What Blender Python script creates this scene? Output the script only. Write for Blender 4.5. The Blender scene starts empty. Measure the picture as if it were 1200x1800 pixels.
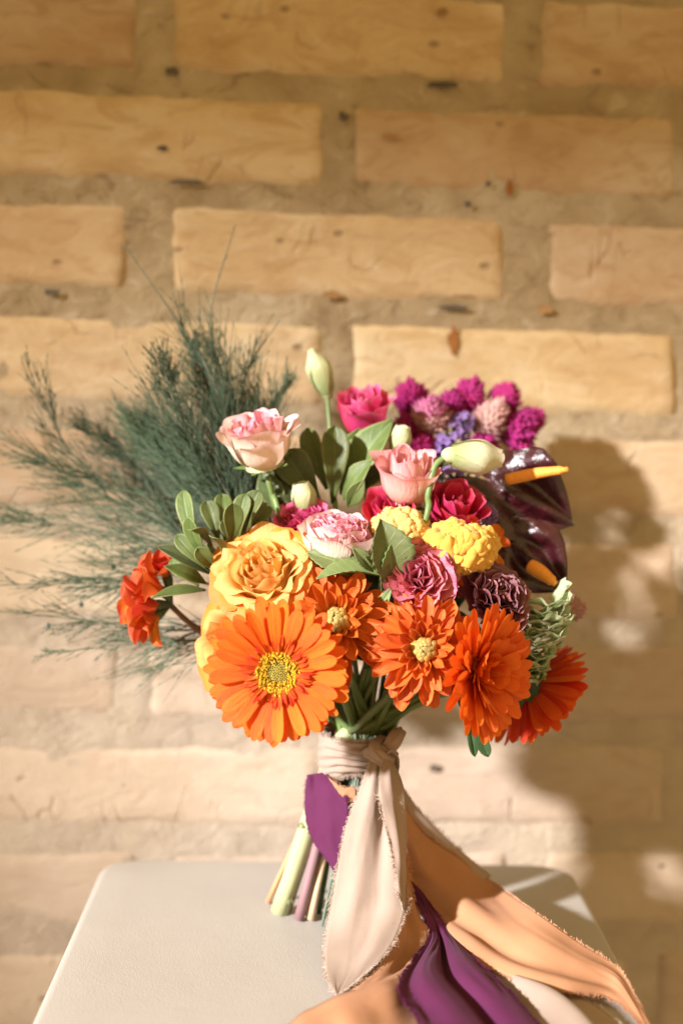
import bpy, math, random
import numpy as np
from mathutils import Vector, Matrix, noise

random.seed(7)
SC = bpy.context.scene
COL = SC.collection
D2R = math.radians
GOLD = math.pi * (3 - math.sqrt(5))

# ------------------------------------------------------------------ camera
CAM_POS = Vector((0.0, -0.9, 0.792))
PITCH, ROLL = D2R(85.0), D2R(1.2)
CAM_ROT = Matrix.Rotation(PITCH, 3, 'X') @ Matrix.Rotation(ROLL, 3, 'Z')
cam_data = bpy.data.cameras.new('camera')
cam = bpy.data.objects.new('camera', cam_data)
COL.objects.link(cam)
cam.matrix_world = Matrix.Translation(CAM_POS) @ CAM_ROT.to_4x4()
cam_data.sensor_fit = 'VERTICAL'
cam_data.sensor_height = 36.0
cam_data.lens = 50.0
cam_data.clip_start = 0.02
cam_data.clip_end = 100.0
cam_data.dof.use_dof = True
cam_data.dof.focus_distance = 0.845
cam_data.dof.aperture_fstop = 2.7
SC.camera = cam

# ------------------------------------------------------------------ light
SUN_AZ, SUN_EL = D2R(50.0), D2R(21.5)
SUN_DIR = Vector((math.sin(SUN_AZ) * math.cos(SUN_EL), math.cos(SUN_AZ) * math.cos(SUN_EL), -math.sin(SUN_EL)))
sun_data = bpy.data.lights.new('sun', 'SUN')
sun_data.energy = 5.0
sun_data.angle = D2R(3.2)
sun_data.color = (1.0, 0.97, 0.98)
sun = bpy.data.objects.new('sun', sun_data)
COL.objects.link(sun)
sun.rotation_euler = SUN_DIR.to_track_quat('-Z', 'Y').to_euler()
sun.location = (-3, -4, 4)

world = bpy.data.worlds.new('World')
SC.world = world
world.use_nodes = True
bg = world.node_tree.nodes['Background']
bg.inputs[0].default_value = (1.0, 0.69, 0.27, 1)     # warm light bounced off the brick surroundings
bg.inputs[1].default_value = 0.385

SC.view_settings.view_transform = 'Standard'
SC.view_settings.look = 'None'
SC.view_settings.exposure = 1.12
SC.view_settings.gamma = 1.0
SC.render.engine = 'CYCLES'
SC.cycles.use_denoising = True
SC.cycles.max_bounces = 8

# ------------------------------------------------------------------ pixel -> place helpers
def ray(px, py):
    return (CAM_ROT @ Vector(((px - 600.0) / 2500.0, (900.0 - py) / 2500.0, -1.0))).normalized()
def hit(px, py, p0, n):
    d = ray(px, py)
    return CAM_POS + d * ((p0 - CAM_POS).dot(n) / d.dot(n))
def P(px, py, y):
    return hit(px, py, Vector((0, y, 0)), Vector((0, 1, 0)))
SEAT_Z = 0.45
def S(px, py, dz=0.0):
    return hit(px, py, Vector((0, 0, SEAT_Z + dz)), Vector((0, 0, 1)))
WALL_YAW = D2R(4.0)
WALL_P0 = Vector((0, 0.155, 0))
WALL_N = Vector((math.sin(WALL_YAW), -math.cos(WALL_YAW), 0))      # out of the wall, towards the viewer
WALL_U = Vector((math.cos(WALL_YAW), math.sin(WALL_YAW), 0))
def W(px, py):
    return hit(px, py, WALL_P0, WALL_N)
def mpp(y):
    return (y + 0.9) / 2500.0

# ------------------------------------------------------------------ object helpers
def thing(name, label, cat, loc, group=None):
    o = bpy.data.objects.new(name, None)
    COL.objects.link(o)
    o.location = loc
    o.empty_display_size = 0.02
    o['label'] = label
    o['category'] = cat
    if group:
        o['group'] = group
    return o

def part(root, name, me, M=None, stuff=False, label=None, parent=None):
    """a part of root; M is its world matrix"""
    o = bpy.data.objects.new(name, me)
    COL.objects.link(o)
    o.parent = parent or root
    base = root.location.copy()
    T = Matrix.Translation(-base)
    if parent is not None:
        T = parent.matrix_basis.inverted() @ T
    o.matrix_basis = T @ (M if M is not None else Matrix.Identity(4))
    if stuff:
        o['kind'] = 'stuff'
    if label:
        o['label'] = label
    return o

def mesh(name, V, F, mat, uv=None, smooth=True):
    me = bpy.data.meshes.new(name)
    me.from_pydata([tuple(v) for v in V], [], F)
    if smooth:
        me.polygons.foreach_set('use_smooth', [True] * len(me.polygons))
    if uv is not None:
        lay = me.uv_layers.new(name='UVMap')
        idx = np.empty(len(me.loops), dtype=np.int32)
        me.loops.foreach_get('vertex_index', idx)
        lay.data.foreach_set('uv', np.asarray(uv, dtype=np.float32)[idx].ravel())
    if mat:
        me.materials.append(mat)
    me.update()
    return me

def grid(name, nu, nv, f, mat, tip=1.4):
    """sheet f(t, s), t 0..1 along, s -1..1 across"""
    V, uv, F = [], [], []
    for i in range(nu + 1):
        t = 1 - (1 - i / nu) ** tip
        for j in range(nv + 1):
            s = -1 + 2 * j / nv
            V.append(f(t, s))
            uv.append((t, (s + 1) / 2))
    for i in range(nu):
        for j in range(nv):
            a = i * (nv + 1) + j
            F.append((a, a + 1, a + nv + 2, a + nv + 1))
    return mesh(name, V, F, mat, uv)

class MB:
    """collects pieces of one mesh"""
    def __init__(self):
        self.V, self.F, self.uv = [], [], []
    def add(self, V, F, uv=None):
        n = len(self.V)
        self.V += [tuple(v) for v in V]
        self.F += [tuple(i + n for i in f) for f in F]
        self.uv += list(uv) if uv is not None else [(0.5, 0.5)] * len(V)
    def add_mesh(self, me, M):
        V = [M @ v.co for v in me.vertices]
        uv = [(0.5, 0.5)] * len(V)
        if me.uv_layers:
            d = me.uv_layers[0].data
            for l in me.loops:
                uv[l.vertex_index] = tuple(d[l.index].uv)
        self.add(V, [tuple(p.vertices) for p in me.polygons], uv)
    def tube(self, pts, radii, n=6, cap=True):
        V, uv = [], []
        F = []
        k = len(pts)
        prev = None
        for i, p in enumerate(pts):
            d = (pts[min(i + 1, k - 1)] - pts[max(i - 1, 0)])
            d = d.normalized() if d.length > 1e-9 else Vector((0, 0, 1))
            if prev is None:
                a = d.orthogonal().normalized()
            else:
                a = prev - d * prev.dot(d)
                a = a.normalized() if a.length > 1e-6 else d.orthogonal().normalized()
            prev = a
            b = d.cross(a)
            r = radii[i] if hasattr(radii, '__len__') else radii
            for j in range(n):
                q = 2 * math.pi * j / n
                V.append(p + (a * math.cos(q) + b * math.sin(q)) * r)
                uv.append((i / max(1, k - 1), j / n))
        for i in range(k - 1):
            for j in range(n):
                F.append((i * n + j, i * n + (j + 1) % n, (i + 1) * n + (j + 1) % n, (i + 1) * n + j))
        if cap:
            F.append(tuple(range(n))[::-1])
            F.append(tuple((k - 1) * n + j for j in range(n)))
        self.add(V, F, uv)
    def build(self, name, mat, smooth=True):
        return mesh(name, self.V, self.F, mat, self.uv, smooth)

def catmull(pts, n):
    """n+1 points along a smooth curve through pts"""
    pts = [Vector(p) for p in pts]
    out = []
    m = len(pts) - 1
    for k in range(n + 1):
        x = k / n * m
        i = min(int(x), m - 1)
        u = x - i
        p1, p2 = pts[i], pts[i + 1]
        p0 = pts[i - 1] if i > 0 else p1 * 2 - p2
        p3 = pts[i + 2] if i + 2 <= m else p2 * 2 - p1
        out.append(0.5 * ((2 * p1) + (p2 - p0) * u + (2 * p0 - 5 * p1 + 4 * p2 - p3) * u * u + (3 * p1 - p0 - 3 * p2 + p3) * u ** 3))
    return out

def frame(C, f, roll=0.0):
    z = Vector(f).normalized()
    up = Vector((0, 0, 1)) if abs(z.z) < 0.95 else Vector((0, -1, 0))
    x = up.cross(z).normalized()
    y = z.cross(x)
    M = Matrix((x, y, z)).transposed().to_4x4()
    return Matrix.Translation(C) @ M @ Matrix.Rotation(roll, 4, 'Z')

RZ = lambda a: Matrix.Rotation(a, 4, 'Z')
RY = lambda a: Matrix.Rotation(a, 4, 'Y')
RX = lambda a: Matrix.Rotation(a, 4, 'X')
T3 = lambda x, y, z: Matrix.Translation((x, y, z))
def SCL(x, y=None, z=None):
    return Matrix.Diagonal((x, x if y is None else y, x if z is None else z, 1))
rnd = random.uniform
def lerp(a, b, t):
    return a + (b - a) * t
def sm(a, b, x):
    t = min(1, max(0, (x - a) / (b - a)))
    return t * t * (3 - 2 * t)

# ------------------------------------------------------------------ materials
class NT:
    def __init__(self, name):
        self.m = bpy.data.materials.new(name)
        self.m.use_nodes = True
        self.t = self.m.node_tree
        self.t.nodes.clear()
        self.out = self.n('ShaderNodeOutputMaterial')
    def n(self, kind, **kw):
        nd = self.t.nodes.new(kind)
        for k, v in kw.items():
            setattr(nd, k, v)
        return nd
    def l(self, a, b):
        self.t.links.new(a, b)
    def val(self, sock, v):
        if hasattr(v, 'is_linked') or hasattr(v, 'links'):
            self.l(v, sock)
        else:
            sock.default_value = v
    def math(self, op, a, b=0.0, clamp=False):
        nd = self.n('ShaderNodeMath', operation=op, use_clamp=clamp)
        self.val(nd.inputs[0], a)
        self.val(nd.inputs[1], b)
        return nd.outputs[0]
    def mix(self, fac, a, b, mode='MIX'):
        nd = self.n('ShaderNodeMix', data_type='RGBA', blend_type=mode)
        self.val(nd.inputs[0], fac)
        for s, v in ((nd.inputs[6], a), (nd.inputs[7], b)):
            if isinstance(v, tuple):
                s.default_value = v if len(v) == 4 else (*v, 1)
            else:
                self.l(v, s)
        return nd.outputs[2]
    def ramp(self, fac, stops, interp='LINEAR'):
        nd = self.n('ShaderNodeValToRGB')
        nd.color_ramp.interpolation = interp
        e = nd.color_ramp.elements
        while len(e) < len(stops):
            e.new(0.5)
        for k, (p, c) in enumerate(stops):
            e[k].position = p
            e[k].color = (*c, 1) if len(c) == 3 else c
        self.l(fac, nd.inputs[0])
        return nd.outputs[0]
    def noise(self, vec, scale, detail=4.0, rough=0.55, dist=0.0):
        nd = self.n('ShaderNodeTexNoise')
        if vec is not None:
            self.l(vec, nd.inputs['Vector'])
        nd.inputs['Scale'].default_value = scale
        nd.inputs['Detail'].default_value = detail
        nd.inputs['Roughness'].default_value = rough
        nd.inputs['Distortion'].default_value = dist
        return nd.outputs[0]
    def mapping(self, vec, scale=(1, 1, 1), loc=None):
        nd = self.n('ShaderNodeMapping')
        self.l(vec, nd.inputs[0])
        nd.inputs['Scale'].default_value = scale
        if loc is not None:
            self.l(loc, nd.inputs['Location'])
        return nd.outputs[0]
    def bump(self, h, strength, dist):
        nd = self.n('ShaderNodeBump')
        nd.inputs['Strength'].default_value = strength
        nd.inputs['Distance'].default_value = dist
        self.l(h, nd.inputs['Height'])
        return nd.outputs[0]
    def bsdf(self, color, rough=0.5, spec=0.4, normal=None, transl=0.0, tcol=None, sheen=0.0, coat=0.0):
        b = self.n('ShaderNodeBsdfPrincipled')
        if isinstance(color, tuple):
            b.inputs['Base Color'].default_value = (*color, 1)
        else:
            self.l(color, b.inputs['Base Color'])
        self.val(b.inputs['Roughness'], rough)
        b.inputs['Specular IOR Level'].default_value = spec
        b.inputs['Sheen Weight'].default_value = sheen
        b.inputs['Coat Weight'].default_value = coat
        b.inputs['Coat Roughness'].default_value = 0.3
        if normal is not None:
            self.l(normal, b.inputs['Normal'])
        res = b.outputs[0]
        if transl > 0:
            tr = self.n('ShaderNodeBsdfTranslucent')
            c = tcol if tcol is not None else color
            if isinstance(c, tuple):
                tr.inputs[0].default_value = (*c, 1)
            else:
                self.l(c, tr.inputs[0])
            mx = self.n('ShaderNodeMixShader')
            mx.inputs[0].default_value = transl
            self.l(res, mx.inputs[1])
            self.l(tr.outputs[0], mx.inputs[2])
            res = mx.outputs[0]
        self.l(res, self.out.inputs[0])
        return self.m

def petal_mat(name, stops, edge=None, edge_at=(0.78, 0.98), transl=0.32, rough=0.5, streak=0.25, var=0.12, hue=0.012, back=None, mottle=None, sideedge=True):
    k = NT(name)
    uvn = k.n('ShaderNodeUVMap')
    sep = k.n('ShaderNodeSeparateXYZ')
    k.l(uvn.outputs[0], sep.inputs[0])
    info = k.n('ShaderNodeObjectInfo')
    off = k.math('MULTIPLY', info.outputs['Random'], 40.0)
    cmb = k.n('ShaderNodeCombineXYZ')
    k.l(off, cmb.inputs[0]); k.l(off, cmb.inputs[2])
    st = k.noise(k.mapping(uvn.outputs[0], (1.3, 13, 1), cmb.outputs[0]), 2.2, 3.0)
    t = k.math('ADD', sep.outputs[0], k.math('MULTIPLY', k.math('SUBTRACT', st, 0.5), streak), clamp=True)
    col = k.ramp(t, stops)
    if edge is not None:
        f1 = k.n('ShaderNodeMapRange', interpolation_type='SMOOTHSTEP')
        sidef = k.math('ABSOLUTE', k.math('SUBTRACT', k.math('MULTIPLY', sep.outputs[1], 2.0), 1.0))
        m = k.math('MAXIMUM', sep.outputs[0], k.math('MULTIPLY', sidef, k.math('ADD', 0.55, k.math('MULTIPLY', sep.outputs[0], 0.45)))) if sideedge else sep.outputs[0]
        m = k.math('ADD', m, k.math('MULTIPLY', k.math('SUBTRACT', st, 0.5), streak))
        k.l(m, f1.inputs[0])
        f1.inputs[1].default_value, f1.inputs[2].default_value = edge_at
        col = k.mix(f1.outputs[0], col, edge)
    if mottle is not None:
        nz = k.noise(k.mapping(uvn.outputs[0], (2, 3, 1), cmb.outputs[0]), 2.0, 5.0)
        col = k.mix(k.math('MULTIPLY', k.ramp(nz, [(0.45, (0, 0, 0)), (0.7, (1, 1, 1))]), 0.75), col, mottle)
    if back is not None:
        geo = k.n('ShaderNodeNewGeometry')
        col = k.mix(k.math('MULTIPLY', geo.outputs['Backfacing'], 0.85), col, back)
    hs = k.n('ShaderNodeHueSaturation')
    k.l(k.math('ADD', 0.5 - hue, k.math('MULTIPLY', info.outputs['Random'], hue * 2)), hs.inputs['Hue'])
    k.l(k.math('ADD', 1 - var, k.math('MULTIPLY', info.outputs['Random'], var * 1.5)), hs.inputs['Value'])
    k.l(col, hs.inputs['Color'])
    fine = k.noise(k.mapping(uvn.outputs[0], (3, 26, 1), cmb.outputs[0]), 1.6, 4.0)
    blot = k.noise(k.mapping(uvn.outputs[0], (2.2, 2.2, 1), cmb.outputs[0]), 2.0, 5.0)
    hs2 = k.n('ShaderNodeHueSaturation')
    k.l(k.math('ADD', 0.80, k.math('ADD', k.math('MULTIPLY', fine, 0.26), k.math('MULTIPLY', blot, 0.18))), hs2.inputs['Value'])
    k.l(hs.outputs[0], hs2.inputs['Color'])
    nrm = k.bump(k.math('ADD', fine, k.math('MULTIPLY', blot, 0.8)), 0.5, 0.0014)
    return k.bsdf(hs2.outputs[0], rough, 0.3, nrm, transl)

def leaf_mat(name, c1, c2, edge=None, rough=0.35, vein=0.35, transl=0.2, spec=0.5, under=None, nveins=8.0, var=0.25):
    k = NT(name)
    uvn = k.n('ShaderNodeUVMap')
    sep = k.n('ShaderNodeSeparateXYZ')
    k.l(uvn.outputs[0], sep.inputs[0])
    info = k.n('ShaderNodeObjectInfo')
    tc = k.n('ShaderNodeTexCoord')
    nz = k.noise(tc.outputs['Object'], 90.0, 4.0)
    col = k.mix(k.ramp(nz, [(0.3, (0, 0, 0)), (0.7, (1, 1, 1))]), c1, c2)
    sidef = k.math('ABSOLUTE', k.math('SUBTRACT', k.math('MULTIPLY', sep.outputs[1], 2.0), 1.0))
    # veins: chevrons running from the midrib
    ph = k.math('SUBTRACT', k.math('MULTIPLY', sep.outputs[0], nveins), k.math('MULTIPLY', sidef, 1.6))
    wv = k.math('ABSOLUTE', k.math('SUBTRACT', k.math('FRACT', ph), 0.5))
    vm = k.n('ShaderNodeMapRange', interpolation_type='SMOOTHSTEP')
    k.l(wv, vm.inputs[0]); vm.inputs[1].default_value = 0.0; vm.inputs[2].default_value = 0.09
    vm.inputs[3].default_value = 1.0; vm.inputs[4].default_value = 0.0
    mid = k.n('ShaderNodeMapRange', interpolation_type='SMOOTHSTEP')
    k.l(sidef, mid.inputs[0]); mid.inputs[1].default_value = 0.02; mid.inputs[2].default_value = 0.10
    mid.inputs[3].default_value = 1.0; mid.inputs[4].default_value = 0.0
    v = k.math('MAXIMUM', mid.outputs[0], k.math('MULTIPLY', vm.outputs[0], 0.5))
    light = tuple(min(1, x * 1.9 + 0.02) for x in c2)
    col = k.mix(k.math('MULTIPLY', v, vein), col, light)
    if edge is not None:
        e = k.n('ShaderNodeMapRange', interpolation_type='SMOOTHSTEP')
        k.l(sidef, e.inputs[0]); e.inputs[1].default_value = 0.8; e.inputs[2].default_value = 1.0
        col = k.mix(k.math('MULTIPLY', e.outputs[0], 0.7), col, edge)
    if under is not None:
        geo = k.n('ShaderNodeNewGeometry')
        col = k.mix(geo.outputs['Backfacing'], col, under)
    hs = k.n('ShaderNodeHueSaturation')
    k.l(k.math('ADD', 1 - var, k.math('MULTIPLY', info.outputs['Random'], var * 2)), hs.inputs['Value'])
    k.l(k.math('ADD', 0.488, k.math('MULTIPLY', info.outputs['Random'], 0.024)), hs.inputs['Hue'])
    k.l(col, hs.inputs['Color'])
    nrm = k.bump(k.math('ADD', v, k.math('MULTIPLY', nz, 0.8)), 0.3, 0.0006)
    return k.bsdf(hs.outputs[0], rough, spec, nrm, transl)

def plain_mat(name, c1, c2, scale=150, rough=0.6, spec=0.3, transl=0.0, bump=0.3, bdist=0.0008, stretch=(1, 1, 1), sheen=0.0, var=0.15):
    k = NT(name)
    tc = k.n('ShaderNodeTexCoord')
    info = k.n('ShaderNodeObjectInfo')
    nz = k.noise(k.mapping(tc.outputs['Object'], stretch), scale, 5.0)
    col = k.mix(k.ramp(nz, [(0.3, (0, 0, 0)), (0.7, (1, 1, 1))]), c1, c2)
    hs = k.n('ShaderNodeHueSaturation')
    k.l(k.math('ADD', 1 - var, k.math('MULTIPLY', info.outputs['Random'], var * 2)), hs.inputs['Value'])
    k.l(col, hs.inputs['Color'])
    return k.bsdf(hs.outputs[0], rough, spec, k.bump(nz, bump, bdist), transl, sheen=sheen)

def ribbon_mat(name, c, transl=0.26, rough=0.8):
    k = NT(name)
    uvn = k.n('ShaderNodeUVMap')
    tc = k.n('ShaderNodeTexCoord')
    warp = k.n('ShaderNodeTexWave', wave_type='BANDS', bands_direction='Y')
    k.l(uvn.outputs[0], warp.inputs[0]); warp.inputs['Scale'].default_value = 22; warp.inputs['Distortion'].default_value = 0.6
    nz = k.noise(tc.outputs['Object'], 45.0, 4.0)
    fine = k.noise(k.mapping(tc.outputs['Object'], (1, 1, 0.15)), 1800.0, 2.0)
    dark = tuple(x * 0.86 for x in c)
    col = k.mix(nz, dark, tuple(min(1, x * 1.08) for x in c))
    h = k.math('ADD', k.math('MULTIPLY', warp.outputs[1], 0.15), k.math('ADD', k.math('MULTIPLY', fine, 0.5), k.math('MULTIPLY', nz, 1.5)))
    return k.bsdf(col, rough, 0.25, k.bump(h, 0.25, 0.0012), transl, sheen=0.04)

# ------------------------------------------------------------------ wall, stool, floor
def brick_mat():
    k = NT('brick_clay')
    tc = k.n('ShaderNodeTexCoord')
    info = k.n('ShaderNodeObjectInfo')
    cmb = k.n('ShaderNodeCombineXYZ')
    k.l(k.math('MULTIPLY', info.outputs['Random'], 13.0), cmb.inputs[0])
    v = k.mapping(tc.outputs['Object'], (1, 1, 1), cmb.outputs[0])
    big = k.noise(k.mapping(v, (0.6, 1, 1)), 13, 6, 0.62, 0.6)
    med = k.noise(k.mapping(v, (0.55, 1, 1.3)), 42, 6, 0.68, 0.8)
    fin = k.noise(v, 420, 4, 0.6)
    c = k.ramp(big, [(0.30, (0.37, 0.235, 0.115)), (0.42, (0.43, 0.29, 0.155)), (0.54, (0.47, 0.335, 0.19)), (0.68, (0.50, 0.38, 0.24))])
    c = k.mix(k.math('MULTIPLY', k.ramp(med, [(0.40, (1, 1, 1)), (0.49, (0, 0, 0))]), 0.42), c, (0.33, 0.19, 0.08))
    c = k.mix(k.math('MULTIPLY', k.ramp(med, [(0.56, (0, 0, 0)), (0.72, (1, 1, 1))]), 0.5), c, (0.56, 0.45, 0.33))
    # lime wash; its fade with height also puts the sunlit lower wall into the colour
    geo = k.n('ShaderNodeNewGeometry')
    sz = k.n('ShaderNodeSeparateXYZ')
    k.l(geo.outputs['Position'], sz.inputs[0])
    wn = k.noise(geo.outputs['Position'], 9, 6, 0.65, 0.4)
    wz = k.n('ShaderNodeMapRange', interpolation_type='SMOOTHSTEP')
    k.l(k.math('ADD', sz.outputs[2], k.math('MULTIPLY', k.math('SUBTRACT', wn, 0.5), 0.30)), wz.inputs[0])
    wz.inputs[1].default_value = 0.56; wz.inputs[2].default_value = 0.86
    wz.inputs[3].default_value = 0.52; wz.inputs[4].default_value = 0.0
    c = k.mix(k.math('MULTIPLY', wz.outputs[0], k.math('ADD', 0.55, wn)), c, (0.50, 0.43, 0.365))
    # pits, burnt specks and a few scratches
    vo = k.n('ShaderNodeTexVoronoi', feature='F1')
    k.l(k.mapping(v, (1.0, 1, 1.7)), vo.inputs[0]); vo.inputs['Scale'].default_value = 26
    spk = k.ramp(vo.outputs[0], [(0.07, (1, 1, 1)), (0.13, (0, 0, 0))])
    gate = k.ramp(k.noise(v, 30, 2), [(0.53, (0, 0, 0)), (0.60, (1, 1, 1))])
    pit = k.math('MULTIPLY', spk, gate)
    c = k.mix(k.math('MULTIPLY', pit, 0.6), c, (0.15, 0.085, 0.045))
    scr = k.noise(k.mapping(v, (1, 1, 0.5)), 20, 2, 0.4, 1.2)
    scl = k.math('ABSOLUTE', k.math('SUBTRACT', scr, 0.5))
    sfac = k.math('MULTIPLY', k.ramp(scl, [(0.003, (1, 1, 1)), (0.012, (0, 0, 0))]), k.ramp(k.noise(v, 17, 2), [(0.54, (0, 0, 0)), (0.6, (1, 1, 1))]))
    c = k.mix(k.math('MULTIPLY', sfac, 0.22), c, (0.25, 0.12, 0.045))
    hs = k.n('ShaderNodeHueSaturation')
    k.l(k.math('ADD', 0.88, k.math('MULTIPLY', info.outputs['Random'], 0.24)), hs.inputs['Value'])
    k.l(c, hs.inputs['Color'])
    k.l(k.math('ADD', 0.493, k.math('MULTIPLY', info.outputs['Random'], 0.014)), hs.inputs['Hue'])
    h = k.math('SUBTRACT', k.math('ADD', k.math('MULTIPLY', med, 1.2), k.math('MULTIPLY', fin, 0.25)), k.math('MULTIPLY', k.math('ADD', pit, sfac), 0.6))
    return k.bsdf(hs.outputs[0], 0.85, 0.15, k.bump(h, 0.55, 0.004))

def mortar_mat():
    k = NT('lime_mortar')
    tc = k.n('ShaderNodeTexCoord')
    v = tc.outputs['Object']
    big = k.noise(v, 11, 5, 0.6, 0.5)
    med = k.noise(k.mapping(v, (0.7, 1, 1)), 60, 6, 0.7, 0.6)
    fin = k.noise(v, 600, 3)
    c = k.ramp(big, [(0.3, (0.27, 0.19, 0.10)), (0.5, (0.345, 0.258, 0.15)), (0.7, (0.44, 0.35, 0.23))])
    c = k.mix(k.math('MULTIPLY', k.ramp(med, [(0.36, (1, 1, 1)), (0.46, (0, 0, 0))]), 0.6), c, (0.19, 0.125, 0.065))
    c = k.mix(k.math('MULTIPLY', k.ramp(med, [(0.58, (0, 0, 0)), (0.68, (1, 1, 1))]), 0.4), c, (0.56, 0.48, 0.37))
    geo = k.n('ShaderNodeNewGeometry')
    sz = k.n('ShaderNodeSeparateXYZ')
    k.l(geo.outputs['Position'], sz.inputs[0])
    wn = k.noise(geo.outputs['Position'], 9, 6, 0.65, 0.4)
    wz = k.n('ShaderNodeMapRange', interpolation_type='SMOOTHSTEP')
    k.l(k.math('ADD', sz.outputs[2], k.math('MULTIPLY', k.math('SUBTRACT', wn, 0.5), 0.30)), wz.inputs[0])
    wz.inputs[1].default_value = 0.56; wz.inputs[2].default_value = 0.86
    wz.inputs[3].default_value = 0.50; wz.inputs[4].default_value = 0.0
    c = k.mix(k.math('MULTIPLY', wz.outputs[0], k.math('ADD', 0.55, wn)), c, (0.50, 0.43, 0.365))  # pale wash on the joints, graded by height to paint in the sunlit lower wall
    h = k.math('ADD', k.math('MULTIPLY', med, 1.4), k.math('MULTIPLY', fin, 0.3))
    return k.bsdf(c, 0.9, 0.1, k.bump(h, 0.7, 0.005))

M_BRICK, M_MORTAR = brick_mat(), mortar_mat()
wall = thing('brick_wall', 'old tan brick wall with wide pale mortar joints behind the bouquet', 'wall', W(600, 1800))
WL = Matrix((WALL_U, -WALL_N, Vector((0, 0, 1)))).transposed().to_4x4()    # local x along, y into the wall, z up

def make_brick(c4, seed):
    """c4: world corners TL, TR, BR, BL on the wall face"""
    cen = (c4[0] + c4[1] + c4[2] + c4[3]) / 4
    inv = (Matrix.Translation(cen) @ WL).inverted()
    q = [inv @ c for c in c4]
    nu, nv = 34, 12
    V, F = [], []
    e = 0.0045
    proud = 0.0021 + rnd(-0.0007, 0.0008)
    tx, tz = rnd(-0.008, 0.008), rnd(-0.012, 0.012)
    wd, ht = (q[1] - q[0]).length, (q[0] - q[3]).length
    for i in range(nv + 1):
        b = i / nv
        b = 0.5 - 0.5 * math.cos(math.pi * b) if i not in (0, nv) else b
        for j in range(nu + 1):
            a = j / nu
            a = a + 0.5 / nu * -math.sin(2 * math.pi * a)
            p = q[0] * (1 - a) * (1 - b) + q[1] * a * (1 - b) + q[2] * a * b + q[3] * (1 - a) * b
            da, db = min(a, 1 - a) * wd, min(b, 1 - b) * ht
            # rounded corners and a ragged arris
            r = 0.005
            if da < r and db < r:
                k = math.hypot(r - da, r - db)
                if k > r:
                    sh = (k - r)
                    p.x += sh * 0.7 * (1 if a < 0.5 else -1)
                    p.z += sh * 0.7 * (-1 if b < 0.5 else 1)
            edge = min(da, db)
            w = 1 - sm(0, 0.012, edge)
            n1 = noise.noise(Vector((p.x * 26 + seed * 7.1, p.z * 26, seed)))
            n2 = noise.noise(Vector((p.x * 90 + seed * 3.3, p.z * 90, seed + 5)))
            if da < 0.012:
                p.x += (n1 * 0.0040 + n2 * 0.0018) * w
            if db < 0.012:
                p.z += (n1 * 0.0036 + n2 * 0.0018) * w
            y = -proud + e * (1 - sm(0, 0.0060, edge)) * 0.75
            y += n1 * 0.0009 + n2 * 0.0004 + p.x * tx * 0.5 + p.z * tz
            y = min(y, 0.0015)
            V.append((p.x, y, p.z))
            F and None
    for i in range(nv):
        for j in range(nu):
            k = i * (nu + 1) + j
            F.append((k, k + nu + 1, k + nu + 2, k + 1))
    ring = [j for j in range(nu + 1)] + [i * (nu + 1) + nu for i in range(1, nv + 1)] + [nv * (nu + 1) + j for j in range(nu - 1, -1, -1)] + [i * (nu + 1) for i in range(nv - 1, 0, -1)]
    base = len(V)
    for r_ in ring:
        V.append((V[r_][0], 0.02, V[r_][2]))
    m = len(ring)
    for k in range(m):
        F.append((ring[k], ring[(k + 1) % m], base + (k + 1) % m, base + k))
    F.append(tuple(base + k for k in range(m)))
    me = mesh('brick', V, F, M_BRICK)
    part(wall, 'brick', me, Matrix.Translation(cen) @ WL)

ROWS = [(-433, -365, -288, -222), (-240, -188, -90, -32), (-45, 8, 118, 160), (155, 208, 305, 358), (352, 395, 503, 545), (550, 585, 700, 732), (745, 772, 893, 912),
        (940, 952, 1085, 1095), (1127, 1137, 1262, 1268), (1305, 1312, 1452, 1450), (1495, 1495, 1632, 1628), (1675, 1675, 1818, 1815),
        (1862, 1858, 2004, 1996), (2050, 2042, 2192, 2178)]
sd = 0
for k, (tl, tr, bl, br) in enumerate(ROWS):
    # joint edges (right edge of one brick, left edge of the next) in photo pixels
    if k % 2 == 0:
        js = [(-1000, -945), (-400, -350), (240 + rnd(-6, 6), 300), (892, 947), (1535, 1580), (2180, 2200)]
        if k == 4:
            js[2], js[3] = (226, 299), (888, 956)
        if k == 8:
            js[2], js[3] = (212, 258), (880, 930)
    else:
        js = [(-1000, -945), (-75, -30), (570, 612), (1190, 1235), (1850, 1900), (2500, 2520)]
        if k == 9:
            js[2], js[3] = (566, 610), (1166, 1208)
        if k == 11:
            js[3] = (1108, 1158)
    yt = lambda x: tl + (tr - tl) * x / 1200
    yb = lambda x: bl + (br - bl) * x / 1200
    for a, b in zip(js[:-1], js[1:]):
        x0, x1 = a[1], b[0]
        sd += 1
        make_brick([W(x0, yt(x0) + rnd(-3, 3)), W(x1, yt(x1) + rnd(-3, 3)), W(x1, yb(x1) + rnd(-3, 3)), W(x0, yb(x0) + rnd(-3, 3))], sd)

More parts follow.
